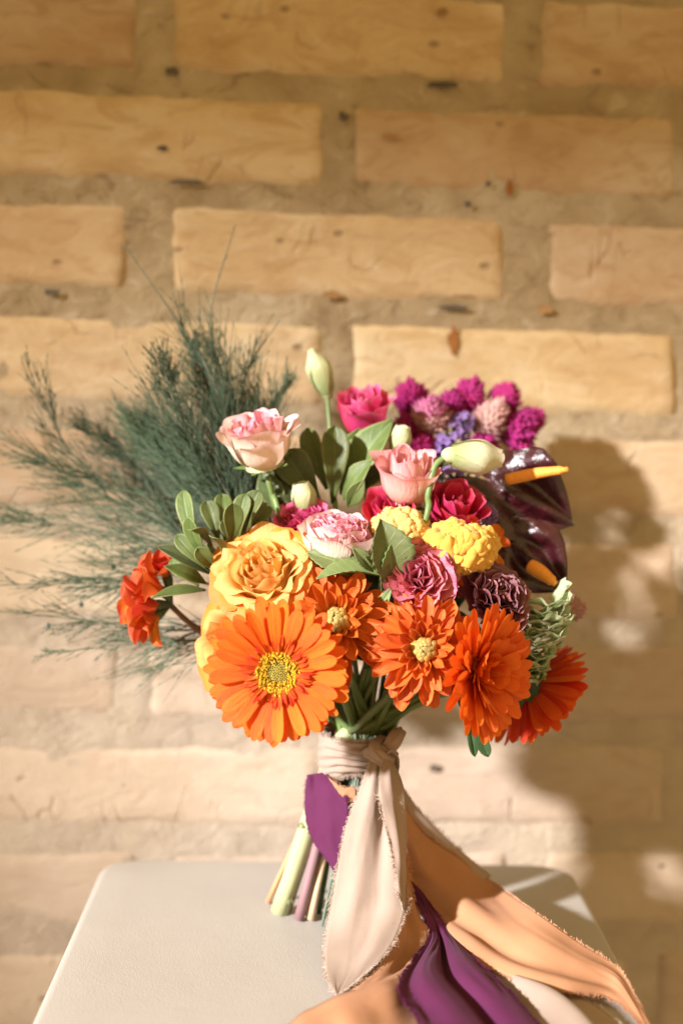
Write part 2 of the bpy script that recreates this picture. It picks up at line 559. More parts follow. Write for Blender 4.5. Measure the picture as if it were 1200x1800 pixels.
def mortar():
    c = W(600, 900)
    nx, nz = 280, 240
    V, F = [], []
    for i in range(nz + 1):
        for j in range(nx + 1):
            x = lerp(-0.72, 0.82, j / nx)
            z = lerp(-c.z, 0.66, i / nz)
            y = -0.0004 + 0.0015 * noise.noise(Vector((x * 22, z * 34, 3))) + 0.0008 * noise.noise(Vector((x * 80, z * 110, 8))) + 0.0004 * noise.noise(Vector((x * 210, z * 210, 5)))
            V.append((x, y, z))
    for i in range(nz):
        for j in range(nx):
            k = i * (nx + 1) + j
            F.append((k, k + 1, k + nx + 2, k + nx + 1))
    b = len(V)
    for x, z in ((-0.72, -c.z), (0.82, -c.z), (0.82, 0.66), (-0.72, 0.66)):
        V.append((x, 0.10, z))
    F.append((b, b + 3, b + 2, b + 1))
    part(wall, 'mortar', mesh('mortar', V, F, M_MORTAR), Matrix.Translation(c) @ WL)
mortar()

M_STAIN = [plain_mat('stain_rust', (0.20, 0.075, 0.02), (0.30, 0.13, 0.04), 300, 0.9, 0.1), plain_mat('stain_soot', (0.06, 0.05, 0.04), (0.13, 0.10, 0.07), 300, 0.9, 0.1), plain_mat('stain_brown', (0.24, 0.13, 0.05), (0.32, 0.18, 0.075), 300, 0.9, 0.1)]
for px, py, w_, h_, mi in ((795, 598, 10, 26, 0), (893, 332, 7, 13, 0), (855, 325, 5, 5, 1), (820, 360, 6, 6, 1), (287, 262, 9, 4, 1), (602, 207, 8, 8, 1), (583, 519, 14, 7, 2),
                           (684, 242, 15, 5, 2), (775, 24, 10, 6, 2), (797, 541, 26, 4, 1), (775, 152, 28, 5, 1), (330, 322, 30, 4, 1), (305, 128, 12, 7, 1), (955, 545, 16, 7, 2), (92, 515, 12, 6, 1), (762, 1347, 10, 6, 1)):
    c = W(px, py) + WALL_N * 0.0046
    u = 0.000425
    V = [(0, 0, 0)]
    for k in range(16):
        a = 2 * math.pi * k / 16
        r = 1 + 0.5 * noise.noise(Vector((math.cos(a) * 1.5, math.sin(a) * 1.5, px * 0.7)))
        V.append((math.cos(a) * w_ * u * r, 0.0, math.sin(a) * h_ * u * r))
    part(wall, 'stain', mesh('stain', V, [(0, k + 1, (k + 1) % 16 + 1) for k in range(16)], M_STAIN[mi]), Matrix.Translation(c) @ WL)

M_FLOOR = plain_mat('floor_concrete', (0.30, 0.24, 0.17), (0.42, 0.34, 0.25), 14, 0.8, 0.2, bump=0.3, bdist=0.003)
fl = bpy.data.objects.new('floor', mesh('floor', [(-3, -4, 0), (3, -4, 0), (3, 0.6, 0), (-3, 0.6, 0)], [(0, 1, 2, 3)], M_FLOOR))
COL.objects.link(fl)
fl['kind'] = 'structure'

# unseen wall with an opening, added to shape the sunlight, far out of frame: its edges give the soft top, right and low shade
def shade_wall():
    mb = MB()
    tdist = 5.0
    yp = (WALL_P0 - SUN_DIR * (tdist)).y
    def back(px, py):
        w = W(px, py)
        return w - SUN_DIR * ((w.y - yp) / SUN_DIR.y)
    a, b = back(-230, 420), back(1900, 3400)
    def box(x0, x1, z0, z1):
        V = [(x, y, z) for x in (x0, x1) for y in (yp - 0.06, yp) for z in (z0, z1)]
        mb.add(V, [(0, 1, 3, 2), (4, 6, 7, 5), (0, 4, 5, 1), (2, 3, 7, 6), (0, 2, 6, 4), (1, 5, 7, 3)])
    box(a.x - 0.5, b.x + 0.5, a.z, a.z + 0.7)
    box(a.x - 0.5, b.x + 0.5, b.z - 0.5, b.z)
    box(a.x - 0.5, a.x, b.z, a.z)
    l0 = back(150, 1640)
    box(a.x, l0.x, b.z, l0.z)
    box(b.x, b.x + 0.5, b.z, a.z)
    o = bpy.data.objects.new('window_wall', mb.build('window_wall', plain_mat('plaster', (0.6, 0.5, 0.38), (0.7, 0.6, 0.46), 12), smooth=False))
    COL.objects.link(o)
    o['kind'] = 'structure'
shade_wall()

# stool
def leather_mat():
    k = NT('beige_leather')
    tc = k.n('ShaderNodeTexCoord')
    v = tc.outputs['Object']
    big = k.noise(v, 14, 3)
    vo = k.n('ShaderNodeTexVoronoi', feature='F1')
    k.l(v, vo.inputs[0]); vo.inputs['Scale'].default_value = 900
    fin = k.noise(v, 500, 4)
    c = k.mix(big, (0.405, 0.38, 0.34), (0.455, 0.43, 0.39))
    h = k.math('ADD', k.math('MULTIPLY', vo.outputs[0], 0.6), k.math('ADD', k.math('MULTIPLY', fin, 0.6), k.math('MULTIPLY', big, 5.0)))
    return k.bsdf(c, 0.5, 0.35, k.bump(h, 0.16, 0.0010))
M_LEATHER = leather_mat()
M_THREAD = plain_mat('thread', (0.33, 0.27, 0.20), (0.42, 0.35, 0.27), 400)
M_WOOD = plain_mat('dark_wood', (0.10, 0.055, 0.03), (0.16, 0.09, 0.05), 40, 0.5, 0.4, stretch=(1, 1, 0.15))
_la, _lb, _ra, _rb = S(183, 1540), S(52, 1800), S(996, 1540), S(1146, 1800)
_d = (_la - _lb).normalized() + (_ra - _rb).normalized()
STOOL_YAW = math.atan2(-_d.x, _d.y)
SW = ((_ra - _la).length + (_rb - _lb).length) / 4 + 0.003
stool_c = (S(183, 1513) + S(996, 1513)) / 2
print('stool', _la, _lb, _ra, _rb, math.degrees(STOOL_YAW), SW)
SD = 0.345
stool = thing('stool', 'beige leather upholstered stool standing against the wall beneath the bouquet', 'stool', (stool_c.x, stool_c.y - SD / 2, 0))
STM = Matrix.Translation((stool_c.x, stool_c.y, SEAT_Z)) @ RZ(STOOL_YAW) @ T3(0, -SD / 2, 0)

def outline(hw, hd, r, n=8):
    pts = []
    for cx, cy, a0 in ((hw - r, hd - r, 0), (-hw + r, hd - r, 90), (-hw + r, -hd + r, 180), (hw - r, -hd + r, 270)):
        for k in range(n + 1):
            a = D2R(a0 + 90 * k / n)
            pts.append((cx + r * math.cos(a), cy + r * math.sin(a)))
    return pts
def cushion():
    hw, hd = SW, SD / 2
    prof = [(-0.078, 0.002), (-0.07, 0.0), (-0.006, 0.0), (-0.003, 0.0006), (-0.0012, 0.0017), (-0.0004, 0.0030), (0, 0.006), (0, 0.03), (0.0004, 0.06), (0.0006, 0.10), (0.0006, 0.15)]
    V, F = [], []
    rings = []
    for z, ins in prof:
        o = outline(hw - ins, hd - ins, max(0.004, 0.028 - ins * 0.6))
        rings.append(len(V))
        V += [(x, y, z + (0.0007 * noise.noise(Vector((x * 18, y * 18, 0))) if z >= -0.001 else 0)) for x, y in o]
    m = len(outline(1, 1, .1))
    for a, b in zip(rings[:-1], rings[1:]):
        for k in range(m):
            F.append((a + k, a + (k + 1) % m, b + (k + 1) % m, b + k))
    F.append(tuple(range(rings[-1], rings[-1] + m)))
    F.append(tuple(range(m))[::-1])
    seat = part(stool, 'seat', mesh('seat', V, F, M_LEATHER), STM)
    # piped seam and its stitches
    mb = MB()
    o = outline(hw - 0.0062, hd - 0.0062, 0.0245)
    pts = [Vector((x, y, -0.0006)) for x, y in o] + [Vector((*o[0], -0.0006))]
    mb2 = MB()
    acc = 0
    for a, b in zip(pts[:-1], pts[1:]):
        L = (b - a).length
        n = max(1, int(L / 0.0032))
        for k in range(n):
            p, q = a.lerp(b, (k + 0.12) / n), a.lerp(b, (k + 0.8) / n)
            if (q - p).length > 0.0008:
                mb2.tube([p + Vector((0, 0, 0.0002)), q + Vector((0, 0, 0.0002))], 0.00035, 4)
    part(stool, 'stitching', mb2.build('stitching', M_THREAD), STM, stuff=True)
    o2 = outline(hw + 0.0003, hd + 0.0003, 0.0283)
    mb.tube([Vector((x, y, -0.0105)) for x, y in o2] + [Vector((*o2[0], -0.0105))], 0.0007, 6, cap=False)
    part(stool, 'piping', mb.build('piping', M_LEATHER), STM)
cushion()
for sx in (-1, 1):
    for sy in (-1, 1):
        mb = MB()
        mb.tube([Vector((sx * (SW - 0.03), sy * (SD / 2 - 0.03), -0.079)), Vector((sx * (SW - 0.022), sy * (SD / 2 - 0.022), -SEAT_Z + 0.0))], [0.019, 0.012], 10)
        part(stool, 'leg', mb.build('leg', M_WOOD), STM)

# ------------------------------------------------------------------ stems: every stem passes through the tie to its own foot on the seat
BIND = P(634, 1318, -0.004)
M_STEM = plain_mat('stem_green', (0.10, 0.16, 0.045), (0.17, 0.24, 0.08), 60, 0.45, 0.4, stretch=(1, 1, 0.3))
M_STEM_DK = plain_mat('stem_dark_green', (0.035, 0.07, 0.03), (0.07, 0.11, 0.045), 60, 0.45, 0.4)
M_STEM_PALE = plain_mat('stem_pale_green', (0.40, 0.42, 0.22), (0.56, 0.56, 0.34), 120, 0.5, 0.4)
M_STEM_PURPLE = plain_mat('stem_purple', (0.17, 0.075, 0.085), (0.30, 0.17, 0.17), 90, 0.5, 0.4)
M_STEM_TAN = plain_mat('stem_tan', (0.42, 0.26, 0.15), (0.60, 0.42, 0.27), 90, 0.55, 0.3)
M_STEM_RUST = plain_mat('stem_rust', (0.45, 0.17, 0.06), (0.58, 0.28, 0.12), 90, 0.55, 0.3)
M_STEM_BLUE = plain_mat('stem_blue_green', (0.08, 0.115, 0.08), (0.20, 0.25, 0.19), 90, 0.5, 0.4)
def grad_stem(name, top, foot, a=0.72, b=0.9):
    k = NT(name)
    uvn = k.n('ShaderNodeUVMap')
    sep = k.n('ShaderNodeSeparateXYZ')
    k.l(uvn.outputs[0], sep.inputs[0])
    tc = k.n('ShaderNodeTexCoord')
    nz = k.noise(k.mapping(tc.outputs['Object'], (1, 1, 0.3)), 220, 4)
    t = k.math('ADD', sep.outputs[0], k.math('MULTIPLY', k.math('SUBTRACT', nz, 0.5), 0.1))
    c = k.ramp(t, [(a, top), (b, foot)])
    c = k.mix(k.math('MULTIPLY', nz, 0.4), c, tuple(x * 0.5 for x in foot))
    return k.bsdf(c, 0.5, 0.4, k.bump(nz, 0.3, 0.0006))
M_STEM_PURPLE = grad_stem('stem_purple', (0.10, 0.16, 0.045), (0.30, 0.17, 0.18))
M_STEM_TAN = grad_stem('stem_tan', (0.10, 0.16, 0.045), (0.66, 0.46, 0.30))
M_STEM_RUST = grad_stem('stem_rust', (0.07, 0.035, 0.02), (0.66, 0.33, 0.16))
M_STEM_PALE = grad_stem('stem_pale_green', (0.13, 0.20, 0.06), (0.46, 0.48, 0.26), 0.6, 0.8)
SPOT = [0]
def bind_offset():
    k = SPOT[0]
    SPOT[0] += 1
    r = 0.0175 * math.sqrt((k * 0.618) % 1.0)
    a = k * 2.4
    return Vector((r * math.cos(a) * 1.05, r * math.sin(a) * 0.85, 0))
def foot_for(off, px=None, py=None):
    if px is not None:
        return S(px, py, 0.0015)
    f = S(640 + off.x / 0.0175 * 42, 1606 - off.y / 0.0175 * 24, 0.0015)
    return f
def stem(root, base, direction, off, foot, r=0.0022, mat=None, rfoot=None, via=None, lead=0.022):
    b = BIND + off
    pts = [base]
    if direction is not None:
        pts.append(base - Vector(direction).normalized() * lead)
    if via:
        pts += via
    pts += [b + (pts[-1] - b).normalized() * 0.02 + Vector((0, 0, 0.004)), b, foot]
    c = catmull(pts, 30)
    rf = rfoot or r
    rad = [lerp(r, rf, sm(0.45, 1, i / 30)) * (1 + 0.05 * math.sin(i * 2.1)) for i in range(31)]
    mb = MB()
    mb.tube(c, rad, 9)
    part(root, 'stem', mb.build('stem', mat or M_STEM))

def flower_root(name, label, cat, group=None, foot=None):
    off = bind_offset()
    if foot:
        # keep the part at the tie in line with the foot
        off = Vector(foot[2]) if len(foot) > 2 else off
        f = foot_for(off, foot[0], foot[1])
    else:
        f = foot_for(off)
    root = thing(name, label, cat, f, group)
    root['_off'] = 0
    del root['_off']
    return root, off, f

# ------------------------------------------------------------------ petals
def prof(pts):
    xs, ys = [p[0] for p in pts], [p[1] for p in pts]
    return lambda t: float(np.interp(t, xs, ys))
PF_GERB = prof([(0, .30), (.2, .52), (.45, .80), (.7, 1), (.84, .97), (.92, .80), (.97, .5), (1, .12)])
PF_DAHL = prof([(0, .40), (.2, .62), (.5, .95), (.72, 1), (.86, .88), (.95, .56), (1, .12)])
PF_LEAF = prof([(0, .10), (.1, .35), (.3, .80), (.5, 1), (.7, .86), (.85, .52), (.95, .2), (1, .02)])
PF_SPAT = prof([(0, .16), (.15, .30), (.4, .66), (.65, .97), (.8, 1), (.9, .82), (.96, .52), (1, .10)])
PF_LILY = prof([(0, .22), (.25, .5), (.55, 1), (.75, .95), (.9, .62), (.97, .3), (1, .05)])

def strap(name, mat, L, Wd, pf, a0, a1, a2=0.0, cup=0.0, ridge=0.0, twist=0.0, ruff=0.0, nf=3, nu=9, nv=6, seed=0, notch=0.0):
    N = 40
    xs, zs, th = [0], [0], [a0]
    for i in range(N):
        t = (i + 0.5) / N
        a = a0 + a1 * t + a2 * t * t
        xs.append(xs[-1] + math.cos(a) * L / N)
        zs.append(zs[-1] + math.sin(a) * L / N)
        th.append(a)
    tt = [i / N for i in range(N + 1)]
    rs = random.Random(seed)
    p1, p2 = rs.uniform(0, 6), rs.uniform(0, 6)
    def f(t, s):
        te = t * (1 - notch * (1 - abs(s)) * 0.3)
        x, z, a = np.interp(te, tt, xs), np.interp(te, tt, zs), np.interp(te, tt, th)
        w = Wd * pf(t)
        sw = s * (1 - 0.12 * abs(cup) * s * s)
        h = cup * w * (s * s) + ridge * w * math.cos(3 * math.pi * s) * math.sin(math.pi * min(1, t * 1.05))
        h += ruff * w * t * t * math.sin(nf * s * math.pi / 2 + p1 + t * 3) + 0.06 * w * math.sin(5 * t + p2)
        y = sw * w
        tw = twist * t
        y, h = y * math.cos(tw) - h * math.sin(tw), y * math.sin(tw) + h * math.cos(tw)
        return (x - math.sin(a) * h, y, z + math.cos(a) * h)
    return grid(name, nu, nv, f, mat)

def cup_petal(name, mat, R, H, dphi, close=0.0, lip=0.0, ruff=0.0, nf=4, point=0.0, seed=0, nu=14, nv=18, a0=0.2, droop=0.5, edge=0.25):
    """a petal lying on a bowl round +Z; base at the origin.  close>0 leans its top inwards, lip rolls it outwards"""
    rs = random.Random(seed)
    p1, p2, p3 = rs.uniform(0, 6), rs.uniform(0, 6), rs.uniform(0, 6)
    def f(t, s):
        top = 1 - edge * abs(s) ** 2.6 - 0.05 * math.sin(3.1 * s + p3) * (1 - abs(s)) - 0.035 * math.sin(7.3 * s + p2) + point * max(0, 1 - abs(s) * 3) * 0.12
        te = t * top
        al = lerp(a0, math.pi / 2, min(1, te / 0.62))
        r = R * math.sin(al)
        z = H * 0.55 * (1 - math.cos(al)) if te < 0.62 else H * 0.55 + (te - 0.62) / 0.38 * H * 0.45
        u = max(0, te - 0.5) / 0.5
        r -= close * R * u * u
        r += lip * u ** 2.2
        z -= lip * droop * u ** 3
        r += ruff * (u ** 1.2) * math.sin(nf * s * math.pi * 0.5 + p1) + ruff * 0.5 * u * math.sin(nf * 1.9 * s + p2)
        z += ruff * 0.5 * u * math.sin(nf * 1.4 * s * 1.6 + p3)
        wf = 0.45 + 0.55 * sm(0, 0.5, te)
        ph = s * dphi * wf
        # sheets overlap: one side sits a little proud of the other
        r *= 1 + 0.05 * s
        return (r * math.cos(ph), r * math.sin(ph), z)
    return grid(name, nu, nv, f, mat, tip=1.25)

def fan_petal(name, mat, L, spread, ruff, nf, seed, teeth=0.05, nu=9, nv=20, a0=0.25, a1=0.3):
    rs = random.Random(seed)
    p = [rs.uniform(0, 6) for _ in range(6)]
    def f(t, s):
        ph = s * spread * (0.3 + 0.7 * sm(0, 0.6, t))
        r = L * t * (1 - 0.16 * s * s + teeth * t * t * (math.sin(19 * s + p[0]) * 0.6 + math.sin(33 * s + p[1]) * 0.4))
        a = a0 + a1 * t
        h = ruff * t ** 2.0 * (math.sin(nf * s * 2 + p[2]) + 0.55 * math.sin(nf * 3.7 * s + p[3] + 2 * t)) + 0.15 * ruff * math.sin(7 * t + p[4])
        x = r * math.cos(ph) * math.cos(a) - h * math.sin(a)
        z = r * math.cos(ph) * math.sin(a) + h * math.cos(a)
        y = r * math.sin(ph) + 0.4 * ruff * t * t * math.cos(nf * s * 2.6 + p[5])
        return (x, y, z)
    return grid(name, nu, nv, f, mat, tip=1.3)

def dome(r, h, n=12, m=6, bumpy=0.0, seed=0):
    V, F, uv = [], [], []
    for i in range(m + 1):
        a = math.pi / 2 * i / m
        for j in range(n):
            q = 2 * math.pi * j / n
            k = 1 + bumpy * noise.noise(Vector((math.cos(q) * 3, math.sin(q) * 3, a * 3 + seed)))
            V.append((r * math.cos(a) * math.cos(q) * k, r * math.cos(a) * math.sin(q) * k, h * math.sin(a) * k))
            uv.append((i / m, j / n))
    for i in range(m):
        for j in range(n):
            F.append((i * n + j, i * n + (j + 1) % n, (i + 1) * n + (j + 1) % n, (i + 1) * n + j))
    return V, F, uv

M_CALYX = plain_mat('calyx_green', (0.09, 0.15, 0.04), (0.16, 0.24, 0.07), 100, 0.5, 0.3)
M_CALYX_PALE = plain_mat('calyx_pale_green', (0.30, 0.36, 0.16), (0.44, 0.48, 0.25), 100, 0.5, 0.3)
def calyx(root, M, r, h, mat=None, sepals=0, slen=0.012, tilt=0.95):
    mb = MB()
    V, F, uv = dome(r, -h, 12, 5)
    mb.add([M @ Vector(v) for v in V], F, uv)
    part(root, 'calyx', mb.build('calyx', mat or M_CALYX))
    if sepals:
        sp = strap('sepal', mat or M_CALYX, slen, slen * 0.22, PF_LEAF, 0.9, 0.5, cup=0.4, nu=6, nv=4)
        for k in range(sepals):
            part(root, 'sepal', sp, M @ RZ(2 * math.pi * k / sepals + 0.3) @ T3(r * 0.85, 0, -h * 0.35) @ RY(tilt))

# ---- gerbera
M_GERB = petal_mat('gerbera_orange', [(0.0, (0.62, 0.045, 0.006)), (0.22, (0.80, 0.085, 0.006)), (0.5, (0.84, 0.145, 0.010)), (1, (0.86, 0.175, 0.016))], transl=0.30, rough=0.5, var=0.06, hue=0.006)
M_GERB_RED = petal_mat('gerbera_deep_orange', [(0.0, (0.55, 0.05, 0.006)), (0.4, (0.70, 0.075, 0.008)), (1, (0.76, 0.105, 0.012))], transl=0.35, rough=0.5, var=0.15)
M_GERB_IN = petal_mat('gerbera_inner_floret', [(0, (0.75, 0.22, 0.01)), (0.5, (0.74, 0.10, 0.008)), (1, (0.66, 0.055, 0.008))], transl=0.2, var=0.2)
M_DISC_Y = plain_mat('disc_yellow', (0.48, 0.28, 0.014), (0.64, 0.42, 0.03), 500, 0.6, 0.2)
M_DISC_G = plain_mat('disc_green', (0.26, 0.20, 0.03), (0.42, 0.34, 0.08), 600, 0.7, 0.2, bump=0.8, bdist=0.001)

def gerbera(root, M, R, mat, n1=34, n2=32, lift=0.05, cone=0.0, inner=True, seedo=0, n3=0):
    r0 = R * 0.13
    L = R - r0
    ms = [strap('petal', mat, L, R * 0.096, PF_GERB, 0.16 + cone, -0.20 + 0.05 * k, -0.05, cup=-0.12 + 0.08 * k, ridge=0.07, twist=0.12 * (k - 2.5), ruff=0.05, nu=10, nv=8, seed=seedo + k, notch=0.05 * (k % 3)) for k in range(6)]
    def ring(n, sc, elev, z, off):
        for k in range(n):
            a = 2 * math.pi * (k + off + rnd(-0.22, 0.22)) / n
            s = sc * rnd(0.93, 1.05)
            part(root, 'petal', random.choice(ms), M @ RZ(a) @ T3(r0, 0, z + rnd(-0.0006, 0.0006)) @ RY(-elev + rnd(-0.07, 0.07)) @ RX(rnd(-0.16, 0.16)) @ SCL(s, rnd(0.88, 1.12), 1))
    ring(n1, 1.0, lift - 0.06, -0.0012, 0)
    ring(n2, 0.93, lift + 0.08, 0.0006, 0.5)
    if n3:
        ring(n3, 0.62, lift + 0.35, 0.0016, 0.2)
        ring(14, 0.40, lift + 0.75, 0.0024, 0.1)
    if inner:
        fm = [strap('floret', M_GERB_IN, R * q, R * 0.028, PF_LILY, 0.5, -0.45, cup=0.3, nu=5, nv=3, seed=k) for k, q in enumerate((0.26, 0.22, 0.30))]
        for k in range(84):
            a = GOLD * k
            rr = R * lerp(0.25, 0.19, (k % 3) / 2) * rnd(0.94, 1.06)
            part(root, 'floret', random.choice(fm), M @ RZ(a) @ T3(rr, 0, 0.0018 + rnd(0, 0.001)) @ RY(rnd(-0.35, 0.1)) @ RX(rnd(-.5, .5)))
        mb = MB()
        for k in range(230):
            a = GOLD * k
            rr = R * lerp(0.10, 0.25, math.sqrt(k / 230))
            p = Vector((rr * math.cos(a), rr * math.sin(a), 0.001))
            d = Vector((math.cos(a) * rnd(0.1, 0.8), math.sin(a) * rnd(0.1, 0.8), 1)).normalized()
            q = p + d * R * rnd(0.08, 0.125) * lerp(0.7, 1, k / 230)
            mb.tube([p, p.lerp(q, 0.6), q], [R * 0.010, R * 0.009, R * 0.016], 5)
            for e in range(2):
                t2 = q + Vector((rnd(-1, 1), rnd(-1, 1), rnd(0, .8))) * R * 0.028
                mb.tube([q, t2], [R * 0.008, R * 0.003], 3)
        part(root, 'disc_florets', mb.build('disc_florets', M_DISC_Y), M, stuff=True)
        mb = MB()
        for k in range(90):
            a = GOLD * k
            rr = R * 0.155 * math.sqrt(k / 90)
            p = Vector((rr * math.cos(a), rr * math.sin(a), 0.002 + 0.0012 * (1 - k / 90)))
            V, F, uv = dome(R * 0.012, R * 0.022, 5, 2)
            mb.add([p + Vector(v) for v in V], F, uv)
        V, F, uv = dome(R * 0.17, R * 0.035, 16, 4)
        mb.add([Vector(v) + Vector((0, 0, 0.001)) for v in V], F, uv)
        part(root, 'disc', mb.build('disc', M_DISC_G), M)
    calyx(root, M @ T3(0, 0, -0.002), R * 0.2, R * 0.22, sepals=10, slen=R * 0.2)

# ---- dahlia and chrysanthemum
M_DAHL = petal_mat('dahlia_orange', [(0.0, (0.82, 0.46, 0.07)), (0.25, (0.82, 0.36, 0.055)), (0.6, (0.80, 0.24, 0.035)), (1, (0.77, 0.17, 0.022))], edge=(0.86, 0.42, 0.13), edge_at=(0.74, 1.0), transl=0.22, rough=0.42, streak=0.3, var=0.16, back=(0.70, 0.12, 0.02), hue=0.006)
M_DAHL2 = petal_mat('dahlia_amber', [(0.0, (0.84, 0.58, 0.12)), (0.4, (0.83, 0.47, 0.09)), (0.7, (0.81, 0.29, 0.045)), (1, (0.76, 0.16, 0.02))], edge=(0.86, 0.44, 0.13), edge_at=(0.84, 1.02), transl=0.22, rough=0.42, streak=0.45, var=0.16, back=(0.66, 0.12, 0.018), hue=0.006)
M_MUM = petal_mat('chrysanthemum_red_orange', [(0.0, (0.80, 0.28, 0.02)), (0.4, (0.72, 0.09, 0.01)), (1, (0.62, 0.045, 0.008))], transl=0.22, rough=0.45, var=0.2)
M_DCORE = petal_mat('dahlia_bud_scale', [(0.0, (0.46, 0.25, 0.05)), (0.6, (0.58, 0.33, 0.07)), (1, (0.45, 0.38, 0.13))], transl=0.15, rough=0.35, var=0.1)

def dahlia(root, M, R, mat, N=70, seedo=0, core=True, e_out=-0.30, Wk=0.175, ragged=0.12, e_in=0.72):
    ms = [strap('petal', mat, 1.0, Wk * q, PF_DAHL, 0.30, -0.55 + 0.12 * k, 0.25 if k % 2 else -0.1, cup=1.0 - 0.1 * k, ridge=0.05, twist=0.25 * (k - 2), ruff=0.10, nu=10, nv=8, seed=seedo + k) for k, q in enumerate((1, 1.1, 0.95, 1.15, 1.05))]
    ms2 = [strap('petal', mat, 1.0, Wk * 1.45, PF_DAHL, 0.05, 0.60, 0.1, cup=0.9, nu=8, nv=6, seed=seedo + 20 + k) for k in range(2)]
    for k in range(N):
        fr = (k + 0.5) / N
        a = GOLD * k + rnd(-0.12, 0.12)
        el = lerp(e_in, e_out, fr ** 0.75) + rnd(-ragged, ragged)
        L = R * lerp(0.32, 0.94, fr ** 0.7) * rnd(1 - ragged, 1 + ragged * 0.6)
        rb = R * lerp(0.17, 0.14, fr)
        z = R * lerp(0.20, -0.12, fr ** 0.8)
        me = random.choice(ms2) if fr < 0.25 else random.choice(ms)
        part(root, 'petal', me, M @ RZ(a) @ T3(rb, 0, z) @ RY(-el) @ RX(rnd(-0.25, 0.25)) @ SCL(L, L * rnd(0.9, 1.1) * lerp(1.0, 1.0, fr), L))
    if core:
        sc = strap('bud_scale', M_DCORE, R * 0.30, R * 0.10, PF_DAHL, 1.30, 1.15, 0.4, cup=0.9, nu=7, nv=5, seed=1)
        for k in range(20):
            part(root, 'bud_scale', sc, M @ RZ(GOLD * k) @ T3(R * lerp(0.16, 0.25, k / 16), 0, R * 0.13) @ SCL(1, 1, lerp(1.15, 0.85, k / 16)))
        mb = MB()
        V, F, uv = dome(R * 0.20, R * 0.29, 16, 8, 0.04)
        mb.add(V, F, uv)
        part(root, 'bud', mb.build('bud', M_DCORE), M @ T3(0, 0, R * 0.08))
    calyx(root, M @ T3(0, 0, -R * 0.1), R * 0.22, R * 0.18, sepals=6, slen=R * 0.3)

# ---- roses
def rose(root, M, R, H, mats, layers, seedo=0, cal=None, sepals=5):
    """layers, from the inside out: (count, radius share, height share, half-angle, close, lip, ruffle, material index)"""
    for li, (n, rr, hh, dphi, close, lip, ruff, mi) in enumerate(layers):
        ms = [cup_petal('petal', mats[mi], R * rr, H * hh, dphi, close, R * lip * (0.8 + 0.25 * k), R * ruff, nf=2 + (k + li) % 3 + (2 if ruff > 0.1 else 0), point=0.0, seed=seedo + li * 7 + k) for k in range(3)]
        for k in range(n):
            a = 2 * math.pi * k / n + li * 1.1 + rnd(-0.18, 0.18)
            part(root, 'petal', ms[k % 3], M @ RZ(a) @ RY(rnd(-0.05, 0.08) + 0.02 * li) @ SCL(rnd(0.94, 1.06), rnd(0.94, 1.06), rnd(0.93, 1.06)))
    mb = MB()
    V, F, uv = dome(R * 0.62, H * 0.42, 20, 6)
    mb.add(V, F, uv)
    part(root, 'receptacle', mb.build('receptacle', mats[0]), M)
    calyx(root, M @ T3(0, 0, H * 0.02), R * 0.3, R * 0.28, cal, sepals=sepals, slen=R * 0.8)

M_YROSE = petal_mat('rose_yellow', [(0, (0.88, 0.54, 0.12)), (0.5, (0.90, 0.58, 0.18)), (1, (0.90, 0.60, 0.23))], edge=(0.86, 0.42, 0.10), edge_at=(0.90, 1.08), transl=0.45, var=0.06, hue=0.006)
M_YROSE_OUT = petal_mat('rose_yellow_blushed', [(0, (0.82, 0.42, 0.06)), (0.55, (0.85, 0.44, 0.09)), (1, (0.84, 0.36, 0.06))], edge=(0.80, 0.20, 0.025), edge_at=(0.86, 1.02), transl=0.35, var=0.06, hue=0.006, back=(0.80, 0.28, 0.05))
M_YROSE_RED = petal_mat('rose_orange_flare', [(0, (0.80, 0.40, 0.05)), (0.35, (0.75, 0.13, 0.03)), (1, (0.70, 0.09, 0.025))], edge=(0.82, 0.25, 0.05), edge_at=(0.9, 1.02), transl=0.3)
M_CREAM = petal_mat('petal_cream', [(0, (0.66, 0.58, 0.36)), (0.4, (0.82, 0.68, 0.54)), (1, (0.86, 0.70, 0.62))], edge=(0.82, 0.48, 0.48), edge_at=(0.86, 1.04), transl=0.35, var=0.05)
M_BLUSH = petal_mat('petal_blush_pink', [(0, (0.80, 0.58, 0.42)), (0.5, (0.85, 0.57, 0.50)), (1, (0.85, 0.50, 0.50))], edge=(0.84, 0.38, 0.42), edge_at=(0.84, 1.04), transl=0.35, var=0.07)
M_PINK = petal_mat('petal_candy_pink', [(0, (0.84, 0.54, 0.48)), (0.6, (0.80, 0.34, 0.38)), (1, (0.82, 0.40, 0.46))], transl=0.3, var=0.12)
M_SALMON = petal_mat('petal_salmon_pink', [(0, (0.78, 0.50, 0.34)), (0.45, (0.84, 0.51, 0.43)), (1, (0.85, 0.48, 0.48))], edge=(0.82, 0.32, 0.36), edge_at=(0.86, 1.04), transl=0.35, var=0.07)
M_HOT = petal_mat('petal_hot_pink', [(0, (0.72, 0.10, 0.14)), (0.5, (0.68, 0.045, 0.16)), (1, (0.70, 0.07, 0.22))], edge=(0.80, 0.22, 0.34), edge_at=(0.86, 1.04), transl=0.3, var=0.12)
M_CRIM = petal_mat('petal_crimson_pink', [(0, (0.62, 0.08, 0.05)), (0.5, (0.60, 0.025, 0.07)), (1, (0.60, 0.03, 0.11))], edge=(0.66, 0.10, 0.14), edge_at=(0.86, 1.04), transl=0.3, var=0.15)
M_MAGCARN = petal_mat('carnation_magenta', [(0, (0.50, 0.03, 0.10)), (0.6, (0.66, 0.06, 0.20)), (1, (0.74, 0.14, 0.30))], transl=0.25, var=0.15)
